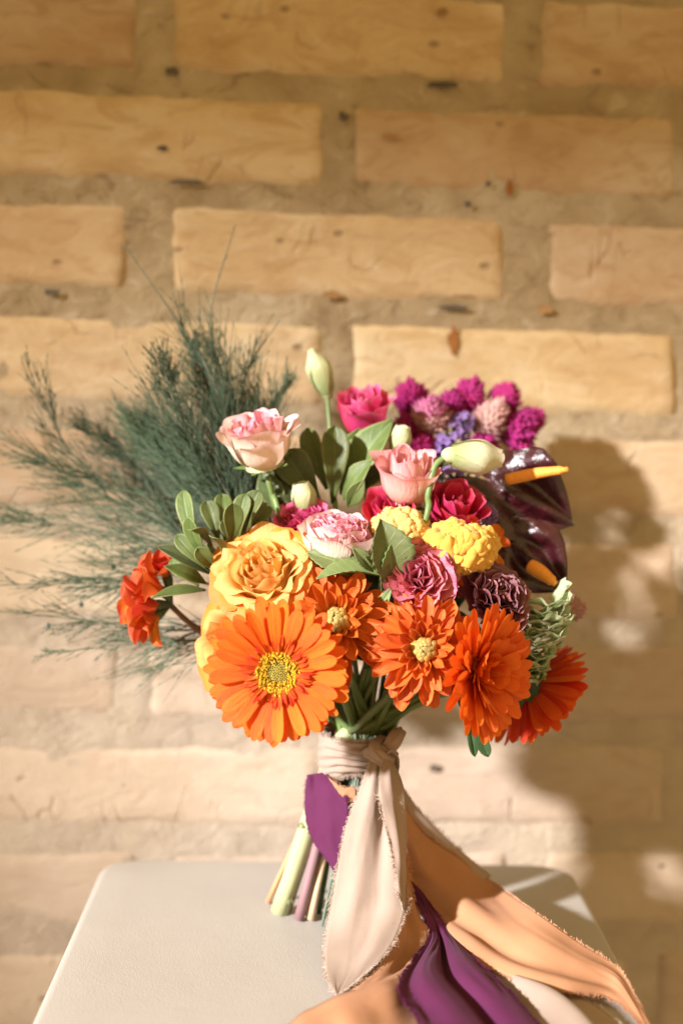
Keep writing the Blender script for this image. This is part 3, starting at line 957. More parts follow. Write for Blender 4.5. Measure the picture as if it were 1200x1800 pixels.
M_PURCARN = petal_mat('carnation_pink_purple_edge', [(0, (0.72, 0.08, 0.10)), (0.6, (0.78, 0.15, 0.20)), (1, (0.76, 0.22, 0.28))], edge=(0.24, 0.07, 0.13), edge_at=(0.93, 1.03), transl=0.22, var=0.18, sideedge=False, mottle=(0.80, 0.36, 0.36), streak=0.15)
M_BURG = petal_mat('carnation_burgundy', [(0, (0.22, 0.012, 0.03)), (0.6, (0.19, 0.035, 0.05)), (1, (0.24, 0.075, 0.085))], edge=(0.34, 0.16, 0.165), edge_at=(0.88, 1.02), transl=0.15, var=0.25, sideedge=False)

def carnation(root, M, R, mats, N=36, seedo=0, ruff=0.105, e_out=0.05):
    ms = [[fan_petal('petal', m, 1.0, 0.72 + 0.07 * k, ruff, 1.5 + 0.35 * k, seedo + k, teeth=0.03, nv=24) for k in range(5)] for m in mats]
    for k in range(N):
        fr = (k + 0.5) / N
        el = lerp(1.42, e_out, fr ** 0.9) + rnd(-0.1, 0.1)
        L = R * lerp(0.62, 1.0, fr) * rnd(0.92, 1.06)
        grp = ms[0] if len(ms) == 1 or fr < 0.55 else ms[1]
        part(root, 'petal', random.choice(grp), M @ RZ(GOLD * k + rnd(-.2, .2)) @ T3(R * 0.02, 0, -R * 0.02 * k / N) @ RY(-el + 0.4) @ RX(rnd(-0.35, 0.35)) @ SCL(L))
    calyx(root, M @ T3(0, 0, -R * 0.05), R * 0.24, R * 0.75, M_CALYX)

# ================================================================== the flowers
def px2m(px, y):
    return px * mpp(y)
F3 = Vector
def add_gerbera():
    y = -0.088
    root, off, f = flower_root('gerbera', 'large orange gerbera facing the viewer with a yellow centre, front left of the bouquet', 'flower', 'gerberas in the bouquet')
    fc = F3((-0.10, -1, 0.06))
    M = frame(P(489, 1181, y), fc, 0.2)
    gerbera(root, M, px2m(134, y), M_GERB)
    stem(root, M @ F3((0, 0, -0.012)), fc, off, f, 0.0026, via=[P(590, 1210, -0.035)])
    y = -0.072
    root, off, f = flower_root('gerbera', 'orange gerbera turned sideways to the right, beside the dahlia', 'flower', 'gerberas in the bouquet')
    fc = F3((0.74, -0.67, 0.04))
    M = frame(P(838, 1182, y), fc, 0.4)
    gerbera(root, M, px2m(126, y), M_GERB, lift=0.22, inner=False, n3=24, seedo=30)
    stem(root, M @ F3((0, 0, -0.01)), fc, off, f, 0.0026, via=[P(755, 1215, -0.02)])
    y = 0.0
    root, off, f = flower_root('gerbera', 'deep orange gerbera hanging in shade at the far right edge of the bouquet', 'flower', 'gerberas in the bouquet')
    fc = F3((0.66, 0.30, -0.62))
    M = frame(P(925, 1202, y), fc, 0.1)
    gerbera(root, M, px2m(118, y), M_GERB_RED, lift=0.35, inner=False, n3=10, seedo=60)
    stem(root, M @ F3((0, 0, -0.01)), fc, off, f, 0.0024, via=[P(780, 1195, 0.02)])
add_gerbera()

def add_dahlias():
    y = -0.062
    root, off, f = flower_root('dahlia', 'amber and orange dahlia above the big gerbera, below the serrated leaf', 'flower', 'dahlias in the bouquet')
    fc = F3((-0.05, -0.85, 0.45))
    M = frame(P(592, 1098, y), fc, 0.3)
    dahlia(root, M, px2m(112, y), M_DAHL2, N=56, e_out=-0.15, ragged=0.16)
    stem(root, M @ F3((0, 0, -0.012)), fc, off, f, 0.0024, M_STEM, via=[P(620, 1200, -0.02)])
    y = -0.078
    root, off, f = flower_root('dahlia', 'full orange dahlia at the front centre beside the sideways gerbera', 'flower', 'dahlias in the bouquet', foot=(525, 1616, (-0.012, -0.006, 0)))
    fc = F3((-0.04, -1, 0.22))
    M = frame(P(745, 1142, y), fc, 1.3)
    dahlia(root, M, px2m(106, y), M_DAHL, N=76, seedo=40, e_out=-0.42)
    stem(root, M @ F3((0, 0, -0.014)), fc, off, f, 0.0026, M_STEM_PURPLE, rfoot=0.0033, via=[P(690, 1215, -0.03)])
    y = -0.040
    root, off, f = flower_root('chrysanthemum', 'small red orange chrysanthemum tucked between the carnations under the yellow cockscomb', 'flower')
    fc = F3((0.1, -0.85, 0.4))
    M = frame(P(765, 1000, y), fc, 0.1)
    dahlia(root, M, px2m(72, y), M_MUM, N=44, seedo=70, core=False, e_out=-0.2, Wk=0.14)
    stem(root, M @ F3((0, 0, -0.01)), fc, off, f, 0.002)
add_dahlias()

# roses
def add_roses():
    y = -0.052
    root, off, f = flower_root('rose', 'open yellow rose with orange tinged rim above the big gerbera', 'flower', 'roses in the bouquet', foot=(546, 1617, (-0.010, 0.004, 0)))
    fc = F3((-0.22, -0.72, 0.62))
    R, H = px2m(88, y), px2m(74, y)
    M = frame(P(468, 1018, y + 0.014), fc, 0.5)
    rose(root, M, R, H, [M_YROSE, M_YROSE_OUT, M_YROSE_RED], [
        (3, 0.16, 0.98, 1.6, 0.55, 0.02, 0.05, 0), (4, 0.27, 1.0, 1.2, 0.40, 0.06, 0.07, 0), (5, 0.38, 0.97, 1.0, 0.30, 0.10, 0.08, 0), (5, 0.49, 0.92, 0.95, 0.2, 0.16, 0.08, 0),
        (6, 0.58, 0.86, 0.85, 0.1, 0.24, 0.08, 0), (6, 0.67, 0.78, 0.80, 0.0, 0.34, 0.08, 0), (7, 0.76, 0.66, 0.75, -0.05, 0.46, 0.07, 1)], 100)
    # the loose low petal, red side out
    me = cup_petal('petal', M_YROSE_RED, R * 0.8, H * 0.66, 0.62, 0, R * 0.36, R * 0.05, seed=5)
    w = M.inverted() @ P(478, 1060, y - 0.02)
    part(root, 'petal', me, M @ RZ(math.atan2(w.y, w.x)) @ T3(0.002, 0, -0.002) @ RY(0.12), label='red orange outer petal')
    stem(root, M @ F3((0, 0, -0.008)), fc, off, f, 0.0022, M_STEM_TAN, rfoot=0.0023, via=[P(560, 1150, -0.02)])

    y = -0.050
    root, off, f = flower_root('rose', 'yellow rose half hidden behind the left of the big gerbera', 'flower', 'roses in the bouquet')
    fc = F3((-0.60, -0.66, 0.15))
    R, H = px2m(80, y), px2m(84, y)
    M = frame(P(436, 1138, y + 0.016), fc, 0.2)
    rose(root, M, R, H, [M_YROSE, M_YROSE_OUT], [
        (3, 0.16, 0.85, 1.5, 0.4, 0.0, 0.03, 0), (4, 0.30, 0.90, 1.0, 0.2, 0.05, 0.05, 0), (4, 0.48, 0.90, 0.9, 0.05, 0.14, 0.06, 0),
        (5, 0.66, 0.84, 0.85, 0.0, 0.24, 0.06, 0), (6, 0.80, 0.74, 0.8, 0, 0.36, 0.06, 1)], 140)
    stem(root, M @ F3((0, 0, -0.008)), fc, off, f, 0.0022, via=[P(560, 1200, -0.01)])

    y = -0.004
    root, off, f = flower_root('rose', 'salmon pink half open rose in front of the white bud stem', 'flower', 'roses in the bouquet')
    fc = F3((0.0, -0.42, 0.9))
    R, H = px2m(44, y), px2m(98, y)
    M = frame(P(714, 884, y), fc, 1.4)
    rose(root, M, R, H, [M_SALMON, M_BLUSH], [
        (3, 0.22, 0.98, 1.6, 0.35, 0.0, 0.02, 1), (3, 0.42, 1.0, 1.5, 0.18, 0.02, 0.03, 1), (4, 0.62, 1.0, 1.2, 0.12, 0.08, 0.03, 0),
        (4, 0.82, 0.98, 1.0, 0.05, 0.22, 0.04, 0), (4, 0.98, 0.92, 0.95, 0.02, 0.34, 0.05, 0)], 180)
    stem(root, M @ F3((0, 0, -0.008)), fc, off, f, 0.002)

    y = 0.055
    root, off, f = flower_root('rose', 'hot pink rose at the back standing above the green leaves', 'flower', 'roses in the bouquet')
    fc = F3((-0.1, -0.35, 0.9))
    R, H = px2m(38, y), px2m(88, y)
    M = frame(P(643, 768, y), fc, 0.4)
    rose(root, M, R, H, [M_HOT], [
        (3, 0.25, 0.95, 1.6, 0.35, 0, 0.02, 0), (3, 0.50, 1.0, 1.4, 0.18, 0.04, 0.03, 0), (4, 0.75, 1.0, 1.1, 0.06, 0.18, 0.04, 0), (5, 0.98, 0.96, 0.95, 0, 0.34, 0.05, 0)], 220)
    stem(root, M @ F3((0, 0, -0.006)), fc, off, f, 0.002)

    y = -0.008
    root, off, f = flower_root('rose', 'crimson pink rose peeking out under the salmon rose', 'flower', 'roses in the bouquet')
    fc = F3((-0.1, -0.6, 0.75))
    R, H = px2m(42, y), px2m(70, y)
    M = frame(P(686, 926, y), fc, 0.0)
    rose(root, M, R, H, [M_CRIM, M_HOT], [
        (3, 0.25, 0.9, 1.5, 0.3, 0, 0.04, 0), (4, 0.55, 0.95, 1.2, 0.1, 0.1, 0.06, 0), (5, 0.85, 0.95, 0.95, 0, 0.32, 0.08, 0)], 260)
    stem(root, M @ F3((0, 0, -0.006)), fc, off, f, 0.002)

    y = 0.0
    root, off, f = flower_root('rose', 'deep crimson rose directly behind the yellow cockscomb on the right', 'flower', 'roses in the bouquet')
    fc = F3((0.15, -0.55, 0.8))
    R, H = px2m(42, y), px2m(86, y)
    M = frame(P(787, 932, y), fc, 0.6)
    rose(root, M, R, H, [M_CRIM], [
        (3, 0.25, 0.9, 1.5, 0.3, 0, 0.03, 0), (4, 0.55, 1.0, 1.2, 0.12, 0.06, 0.04, 0), (4, 0.85, 1.0, 1.0, 0.05, 0.2, 0.04, 0), (4, 1.0, 0.9, 0.9, 0.0, 0.32, 0.04, 0)], 300)
    stem(root, M @ F3((0, 0, -0.006)), fc, off, f, 0.002)
add_roses()

def add_lisianthus():
    y = 0.0
    root, off, f = flower_root('lisianthus', 'cream and pale pink open lisianthus raised at the upper left beside the fern', 'flower', 'lisianthus blooms in the bouquet')
    fc = F3((-0.22, -0.30, 0.92))
    R, H = px2m(56, y), px2m(98, y)
    M = frame(P(466, 818, y), fc, 0.9)
    rose(root, M, R, H, [M_CREAM, M_BLUSH, M_PINK], [
        (3, 0.25, 0.86, 1.3, 0.2, 0.05, 0.10, 2), (4, 0.45, 0.90, 1.1, 0.1, 0.1, 0.12, 2), (5, 0.64, 0.98, 0.95, 0.0, 0.16, 0.10, 1), (5, 0.80, 0.98, 0.9, 0.0, 0.28, 0.08, 0), (4, 0.90, 0.88, 0.8, 0, 0.36, 0.06, 0)], 340, sepals=5)
    stem(root, M @ F3((0, 0, -0.008)), fc, off, f, 0.0019, M_STEM, via=[P(490, 900, 0.0)])
    y = -0.034
    root, off, f = flower_root('lisianthus', 'white flower with a ruffled candy pink top beside the serrated leaf', 'flower', 'lisianthus blooms in the bouquet')
    fc = F3((0.02, -0.28, 0.96))
    R, H = px2m(62, y), px2m(74, y)
    M = frame(P(592, 984, y + 0.006), fc, 0.0)
    rose(root, M, R, H, [M_CREAM], [(5, 0.80, 1.05, 0.9, 0.02, 0.10, 0.03, 0), (5, 0.94, 1.0, 0.9, 0, 0.16, 0.03, 0)], 380, sepals=4)
    pm = [fan_petal('petal', M_PINK, 1.0, 0.62, 0.10, 1.9 + 0.4 * k, 400 + k, teeth=0.03) for k in range(4)]
    for k in range(34):
        fr = (k + 0.5) / 34
        L = R * lerp(1.28, 1.40, fr)
        part(root, 'petal', random.choice(pm), M @ RZ(GOLD * k) @ RY(-lerp(1.5, 0.80, fr) + 0.4) @ RX(rnd(-.3, .3)) @ SCL(L))
    stem(root, M @ F3((0, 0, -0.008)), fc, off, f, 0.0019)
add_lisianthus()

def add_carnations():
    for (px, py, y, r, fc, mats, n, lab) in (
        (534, 925, -0.012, 62, (-0.15, -0.5, 0.8), [M_MAGCARN], 34, 'magenta pink carnation behind the white and pink ruffled flower'),
        (738, 1018, -0.064, 78, (0.0, -0.92, 0.36), [M_PURCARN], 38, 'raspberry pink carnation with purple rimmed ruffles above the orange dahlia'),
        (864, 1055, -0.052, 75, (0.40, -0.70, 0.58), [M_BURG], 38, 'dark burgundy carnation above the sideways gerbera')):
        root, off, f = flower_root('carnation', lab, 'flower', 'carnations in the bouquet', {532: (508, 1600, (-0.014, 0.002, 0)), 534: (508, 1600, (-0.014, 0.002, 0)), 738: (538, 1609, (-0.011, 0.0, 0)), 864: (560, 1606, (-0.008, 0.003, 0))}.get(px))
        M = frame(P(px, py, y + 0.012), F3(fc), 0.4)
        carnation(root, M, px2m(r, y), mats, n, seedo=int(px))
        stem(root, M @ F3((0, 0, -0.018)), fc, off, f, 0.0018, {738: M_STEM_TAN, 864: M_STEM_DK}.get(px, M_STEM_PURPLE))
add_carnations()

# ---- cockscombs: lumpy yellow heads, one lump per floret cluster
M_COX = plain_mat('cockscomb_yellow', (0.86, 0.46, 0.045), (0.90, 0.57, 0.14), 420, 0.8, 0.1, bump=0.35, bdist=0.0007, sheen=0.3, var=0.05, transl=0.3)
M_COX_PALE = plain_mat('cockscomb_pale_yellow', (0.87, 0.55, 0.13), (0.90, 0.65, 0.26), 420, 0.8, 0.1, bump=0.35, bdist=0.0007, sheen=0.3, var=0.04, transl=0.3)
def lump(seed, mat):
    V, F = [], []
    n, m = 30, 20
    for i in range(m + 1):
        a = math.pi * i / m
        for j in range(n):
            q = 2 * math.pi * j / n
            d = F3((math.sin(a) * math.cos(q), math.sin(a) * math.sin(q), math.cos(a)))
            k = 0.92 + 0.34 * noise.noise(d * 1.1 + F3((seed * 5, 0, 0))) + 0.30 * abs(noise.noise(d * 1.7 + F3((0, seed * 3, 1))))
            k += 0.08 * noise.noise(d * 6 + F3((seed, seed, 2)))
            V.append(d * k)
    for i in range(m):
        for j in range(n):
            F.append((i * n + j, i * n + (j + 1) % n, (i + 1) * n + (j + 1) % n, (i + 1) * n + j))
    return mesh('floret', V, F, mat)
def cockscomb(px, py, y, rx, ry, lab, mat, n, fc, foot=None):
    root, off, f = flower_root('cockscomb', lab, 'flower', 'yellow cockscombs in the bouquet', foot)
    ms = [lump(k + px * 0.01, mat) for k in range(5)]
    C = P(px, py, y)
    M = frame(C, F3(fc), 0)
    ax, ay = px2m(rx, y), px2m(ry, y)
    for k in range(n):
        fr = (k + 0.5) / n
        z = 1 - 1.15 * fr
        r = math.sqrt(max(0, 1 - z * z))
        a = GOLD * k
        p = F3((ax * 0.78 * r * math.cos(a), ay * 0.78 * r * math.sin(a), (ax + ay) * 0.30 * z))
        s = (ax + ay) / 2 * rnd(0.17, 0.40)
        part(root, 'floret', random.choice(ms), M @ Matrix.Translation(p) @ Matrix.Rotation(rnd(0, 6), 4, F3((rnd(-1, 1), rnd(-1, 1), rnd(-1, 1)))) @ SCL(s, s * rnd(0.8, 1.15), s))
    mb = MB()
    V, F, uv = dome(0.8, 0.6, 16, 6)
    mb.add(V, F, uv)
    part(root, 'receptacle', mb.build('receptacle', mat), M @ T3(0, 0, -0.002) @ SCL(ax, ay, (ax + ay) / 2 * 0.8))
    stem(root, C - F3(fc).normalized() * 0.004, fc, off, f, 0.0024)
cockscomb(702, 932, -0.028, 52, 36, 'pale yellow smooth topped cockscomb behind the serrated leaf', M_COX_PALE, 44, (-0.1, -0.6, 0.75))
cockscomb(808, 966, -0.040, 66, 48, 'bright yellow lumpy cockscomb above the burgundy carnation', M_COX, 64, (0.1, -0.75, 0.6))

# ---- globe amaranths
def amar_mat(name, base, top):
    return petal_mat(name, [(0, base), (0.45, tuple(lerp(a, b, .5) for a, b in zip(base, top))), (1, top)], transl=0.25, var=0.2)
M_AMA = amar_mat('amaranth_magenta', (0.26, 0.012, 0.11), (0.54, 0.035, 0.22))
M_AMA_PALE = amar_mat('amaranth_dusty', (0.62, 0.46, 0.34), (0.66, 0.34, 0.34))
M_AMA_TIP = amar_mat('amaranth_pink_tip', (0.60, 0.36, 0.32), (0.68, 0.16, 0.36))
def amaranth(px, py, y, r, h, fc, mat_lo, mat_hi, lab, share=0.5):
    root, off, f = flower_root('globe_amaranth', lab, 'flower', 'globe amaranths at the back of the bouquet')
    C = P(px, py, y)
    M = frame(C, F3(fc), px)
    R, H = px2m(r * 1.28, y), px2m(h * 1.02, y)
    me = strap('bract', None, 1, 0.3, PF_LEAF, 0.5, -0.4, cup=0.8, nu=5, nv=4)
    los, his = MB(), MB()
    N = 150
    for k in range(N):
        fr = (k + 0.5) / N
        z = lerp(-0.95, 0.98, fr)
        rr = math.sqrt(1 - z * z)
        a = GOLD * k
        el = lerp(-0.2, 1.35, fr)
        MM = RZ(a) @ T3(rr * R * 0.72, 0, z * H * 0.72) @ RY(-el - 0.25 + rnd(-.2, .2)) @ SCL(R * rnd(0.42, 0.72), R * 0.62, R * 0.62)
        (los if fr < share else his).add_mesh(me, MM)
    mb = MB()
    for i in range(2):
        V, F, uv = dome(R * 0.74, H * 0.74 * (1 if i else -1), 12, 5)
        mb.add(V, F, uv)
    part(root, 'core', mb.build('core', mat_lo), M)
    if los.V:
        part(root, 'lower_bracts', los.build('lower_bracts', mat_lo), M, stuff=True)
    if his.V:
        part(root, 'upper_bracts', his.build('upper_bracts', mat_hi), M, stuff=True)
    stem(root, M @ F3((0, 0, -H * 0.7)), fc, off, f, 0.0012, M_STEM_DK, lead=0.03)
for a in (
    (722, 706, 0.092, 26, 36, (-0.1, -0.2, 1), M_AMA, M_AMA, 'magenta globe amaranth nearest the hot pink rose'),
    (822, 702, 0.095, 25, 38, (0.35, -0.1, 1), M_AMA, M_AMA, 'magenta globe amaranth at the top of the back group'),
    (884, 706, 0.098, 24, 30, (0.45, -0.1, 0.9), M_AMA, M_AMA, 'magenta globe amaranth right behind the tall dusty pink one'),
    (902, 760, 0.092, 32, 36, (0.85, -0.1, 0.6), M_AMA, M_AMA, 'largest magenta globe amaranth at the right of the back group'),
    (912, 808, 0.080, 22, 26, (0.9, -0.1, 0.3), M_AMA, M_AMA, 'small magenta globe amaranth just above the orange spadix'),
    (715, 765, 0.075, 26, 34, (-0.1, -0.3, 1), M_AMA, M_AMA, 'magenta globe amaranth low beside the pale bud'),
    (755, 738, 0.070, 28, 38, (0.05, -0.3, 1), M_AMA_PALE, M_AMA_TIP, 'pale beige globe amaranth with pink tip behind the salmon rose'),
    (858, 742, 0.085, 27, 46, (0.5, -0.3, 0.9), M_AMA_PALE, M_AMA_PALE, 'tall dusty pink globe amaranth between the magenta ones'),
    (742, 792, 0.068, 24, 30, (0, -0.4, 0.9), M_AMA, M_AMA, 'magenta globe amaranth half hidden right behind the salmon rose'),
    (790, 722, 0.088, 24, 34, (0.15, -0.2, 1), M_AMA, M_AMA, 'magenta globe amaranth rising behind the violet statice'),
    (845, 795, 0.060, 24, 30, (0.4, -0.5, 0.8), M_AMA, M_AMA, 'magenta globe amaranth directly behind the nodding white bud'),
    (930, 742, 0.100, 20, 26, (0.8, 0, 0.7), M_AMA, M_AMA, 'magenta globe amaranth sticking out furthest right of the back group'),
    (998, 1070, 0.0, 20, 28, (1, -0.1, 0.05), M_AMA_PALE, M_AMA_PALE, 'dry dusty pink globe amaranth beside the green bell flowers')):
    amaranth(*a)

# ---- anthuriums
def anth_mat():
    k = NT('anthurium_burgundy')
    uvn = k.n('ShaderNodeUVMap')
    tc = k.n('ShaderNodeTexCoord')
    nz = k.noise(tc.outputs['Object'], 70, 4)
    vo = k.n('ShaderNodeTexVoronoi', feature='SMOOTH_F1')
    k.l(tc.outputs['Object'], vo.inputs[0]); vo.inputs['Scale'].default_value = 95
    c = k.mix(nz, (0.014, 0.0015, 0.003), (0.055, 0.004, 0.008))
    return k.bsdf(c, 0.34, 0.5, k.bump(k.math('ADD', k.math('MULTIPLY', vo.outputs[0], 1.0), k.math('MULTIPLY', nz, 1.4)), 0.6, 0.005), 0.03, coat=0.55)
M_ANTH = anth_mat()
M_SPADIX = plain_mat('spadix_orange', (0.74, 0.24, 0.03), (0.84, 0.38, 0.07), 900, 0.55, 0.3, bump=0.6, bdist=0.0006, var=0.05)
def anthurium(base, tip, wdt, nrm, spad, lab, y, curl):
    root, off, f = flower_root('anthurium', lab, 'flower', 'dark anthuriums in the bouquet')
    B, T = P(*base), P(*tip)
    x = (T - B)
    L = x.length
    x.normalize()
    n = F3(nrm)
    n = (n - x * n.dot(x)).normalized()
    yv = n.cross(x)
    M = Matrix.Translation(B) @ Matrix((x, yv, n)).transposed().to_4x4()
    def fn(t, s):
        # heart shape: lobes reach back past the base
        q = abs(s)
        w = wdt * float(np.interp(t, [0, .08, .2, .35, .55, .75, .9, 1], [.35, .72, .95, 1.0, .84, .52, .22, .01]))
        back_ = -0.30 * L * (1 - t) ** 2 * math.sin(math.pi * q) ** 1.0
        xx = t * L + back_
        yy = s * w + 0
        zz = curl * L * (-(t - 0.35) ** 2 * 1.2) + 0.30 * w * s * s * (1 - t) - 0.16 * w * q * math.sin(4 * t + s * 2)
        zz += 0.006 * noise.noise(F3((xx * 40, yy * 45, y * 50))) + 0.0022 * math.cos(9 * math.atan2(yy, xx + 0.006)) * math.sin(math.pi * min(1, t + 0.15)) + 0.0012 * math.cos(7 * t - 5 * q) + 0.0016 * math.cos(s * 9) * math.sin(math.pi * t)
        return (xx, yy, zz)
    me = grid('spathe', 22, 22, fn, M_ANTH, tip=1.0)
    o = part(root, 'spathe', me, M)
    sol = o.modifiers.new('thick', 'SOLIDIFY'); sol.thickness = 0.0009
    mb = MB()
    a, b = P(*spad[0]), P(*spad[1])
    c = catmull([a, a.lerp(b, 0.5) + F3((0, 0, 0.0008)), b], 14)
    r0 = spad[2]
    mb.tube(c, [r0 * (0.85 + 0.3 * math.sin(math.pi * min(1, i / 14 + 0.25))) * (1 if i < 13 else 0.6) for i in range(15)], 12)
    part(root, 'spadix', mb.build('spadix', M_SPADIX))
    stem(root, B - n * 0.004, None, off, f, 0.0022, M_STEM_DK, via=[B.lerp(BIND, 0.25) + F3((0, 0.012, 0.0))])
anthurium((862, 846, 0.022), (1010, 918, 0.012), 0.033, (-0.38, -0.85, 0.32), ((890, 843, 0.012), (998, 825, -0.004), 0.0034), 'upper dark burgundy anthurium with a long orange spadix pointing right', 0.02, 0.5)
anthurium((895, 945, 0.012), (996, 1040, 0.004), 0.026, (-0.36, -0.85, 0.32), ((930, 994, -0.002), (976, 1027, -0.012), 0.0042), 'lower dark burgundy anthurium with a short orange spadix pointing down', 0.05, 0.4)

# ---- lisianthus buds
M_BUD = petal_mat('bud_white_green', [(0, (0.38, 0.44, 0.17)), (0.35, (0.62, 0.62, 0.38)), (1, (0.80, 0.74, 0.56))], transl=0.3, var=0.05, hue=0.004)
M_BUD_GREEN = petal_mat('bud_lime', [(0, (0.30, 0.38, 0.14)), (0.5, (0.55, 0.58, 0.30)), (1, (0.70, 0.70, 0.44))], transl=0.3, var=0.05, hue=0.004)
def bud(B, T, r, mat, lab, via, group='lisianthus buds in the bouquet', rs=0.0014, tip_open=0.35, sep=4):
    root, off, f = flower_root('flower_bud', lab, 'flower bud', group)
    d = T - B
    L = d.length
    M = frame(B, d, 0.3)
    def fn(k):
        def g(t, s):
            w = r * (0.35 + 0.65 * math.sin(math.pi * min(1, 0.10 + t * 0.62))) * lerp(1.0, tip_open, sm(0.55, 1, t))
            ph = s * 1.15 + 1.1 * t
            q = w * (1 + 0.10 * s)
            return (q * math.cos(ph), q * math.sin(ph), L * t * (1 - 0.07 * s * s))
        return g
    me = grid('petal', 14, 8, fn(0), mat, tip=1.1)
    for k in range(4):
        part(root, 'petal', me, M @ RZ(math.pi / 2 * k))
    calyx(root, M @ T3(0, 0, L * 0.03), r * 0.5, r * 0.7, M_CALYX_PALE, sepals=sep, slen=L * 0.5, tilt=-0.15)
    stem(root, B, None, off, f, rs, M_STEM, via=via)
bud(P(575, 690, 0.060), P(546, 612, 0.056), 0.0085, M_BUD_GREEN, 'upright closed lime white bud standing alone against the bricks', [P(580, 760, 0.055), P(590, 900, 0.03)])
bud(P(793, 800, -0.018), P(882, 806, -0.012), 0.0108, M_BUD, 'white bud nodding right on a bent green stem', [P(765, 818, -0.020), P(752, 870, -0.024), P(741, 935, -0.03)], rs=0.0020, tip_open=0.6)
bud(P(541, 900, 0.0), P(528, 848, -0.002), 0.0078, M_BUD_GREEN, 'pale lime bud tip showing above the magenta carnation', [P(560, 1000, 0.0)], tip_open=0.75, sep=0)
bud(P(698, 800, 0.02), P(708, 748, 0.018), 0.0070, M_BUD_GREEN, 'pale lime bud tip between the leaves and the salmon rose', [P(700, 900, 0.01)], tip_open=0.75, sep=0)

# ---- statice: small purple florets on dark stems
M_STAT = petal_mat('statice_violet', [(0, (0.20, 0.12, 0.30)), (1, (0.30, 0.20, 0.50))], transl=0.25, var=0.3)
M_STAT_DK = plain_mat('statice_stem', (0.03, 0.05, 0.025), (0.07, 0.09, 0.05), 200)
def statice(pts, lab, nfl):
    root, off, f = flower_root('statice', lab, 'flower', 'sprigs of violet statice')
    me = strap('x', None, 1, 0.35, PF_LILY, 0.6, -0.5, cup=0.3, nu=4, nv=3)
    mb, tw = MB(), MB()
    for (px, py, y, r) in pts:
        C = P(px, py, y)
        tw.tube(catmull([C - F3((0, -0.004, 0.05)), C - F3((0, 0, 0.02)), C], 6), 0.0009, 5)
        for k in range(nfl):
            d = F3((rnd(-1, 1), rnd(-1, 0.6), rnd(-0.9, 1)))
            d = d.normalized() * rnd(0.4, 1) ** 0.5
            p = C + d * px2m(r, y)
            tw.tube([C + d * 0.003, p], 0.0005, 4)
            Mf = frame(p, d + F3((0, -0.3, 0.2)), rnd(0, 6))
            for j in range(5):
                mb.add_mesh(me, Mf @ RZ(2 * math.pi * j / 5) @ SCL(0.0034))
    part(root, 'florets', mb.build('florets', M_STAT), stuff=True)
    part(root, 'twigs', tw.build('twigs', M_STAT_DK), stuff=True)
    C = P(pts[0][0], pts[0][1], pts[0][2])
    stem(root, C - F3((0, 0, 0.01)), None, off, f, 0.0014, M_STEM_DK, via=[C.lerp(BIND, 0.3)])
statice([(795, 765, 0.070, 30), (812, 742, 0.075, 20), (775, 790, 0.068, 20)], 'violet statice sprig behind the salmon rose among the globe amaranths', 26)
statice([(800, 848, 0.030, 28), (815, 880, 0.028, 22)], 'violet statice sprig under the nodding white bud', 24)
statice([(848, 920, 0.0, 20), (858, 905, 0.0, 14)], 'tiny violet statice sprig between the cockscomb and the lower anthurium', 16)

# ---- lily-like blooms: red freesia at left, small orange one behind the cockscomb
M_FREE = petal_mat('freesia_red_orange', [(0, (0.74, 0.30, 0.03)), (0.22, (0.68, 0.10, 0.02)), (1, (0.60, 0.045, 0.018))], transl=0.35, var=0.2, edge=(0.74, 0.17, 0.06), edge_at=(0.8, 1.05), streak=0.5)
M_FREE_Y = petal_mat('freesia_yellow_flame', [(0, (0.78, 0.42, 0.03)), (0.55, (0.80, 0.36, 0.03)), (1, (0.72, 0.10, 0.02))], transl=0.35, var=0.15, streak=0.7)
M_ALST = petal_mat('alstroemeria_orange', [(0, (0.80, 0.42, 0.05)), (0.5, (0.82, 0.24, 0.03)), (1, (0.78, 0.13, 0.02))], transl=0.35, var=0.15)
def lily(name, C, fc, L, mats, lab, openness, n, via, mat_stem, group=None, foot=None, size=0.24, seedo=0, rfoot=None):
    root, off, f = flower_root(name, lab, 'flower', group, foot)
    M = frame(C, F3(fc), 0.4)
    for k in range(n):
        me = strap('petal', mats[k % len(mats)], L, L * size * rnd(0.9, 1.15), PF_LILY, 1.15 - openness * (0.5 + 0.5 * (k % 2)), -0.7 * openness, 0.1, cup=0.75, ruff=0.12, nu=11, nv=9, seed=seedo + k)
        part(root, 'petal', me, M @ RZ(2 * math.pi * k / n + rnd(-.15, .15)) @ T3(L * 0.06, 0, 0) @ SCL(rnd(0.88, 1.06)))
    mb = MB()
    for k in range(4):
        a = rnd(0, 6)
        e = F3((math.cos(a) * L * 0.06, math.sin(a) * L * 0.06, L * 0.4))
        mb.tube(catmull([F3((0, 0, 0)), e * 0.5 + F3((0, 0, L * 0.05)), e], 5), [0.0004] * 5 + [0.0009], 4)
    part(root, 'stamens', mb.build('stamens', M_DISC_Y), M, stuff=True)
    calyx(root, M @ T3(0, 0, 0.002), L * 0.15, L * 0.22, M_STEM_DK, sepals=3, slen=L * 0.42)
    stem(root, M @ F3((0, 0, -L * 0.1)), fc, off, f, 0.0018, mat_stem, via=via, rfoot=rfoot, lead=0.008)
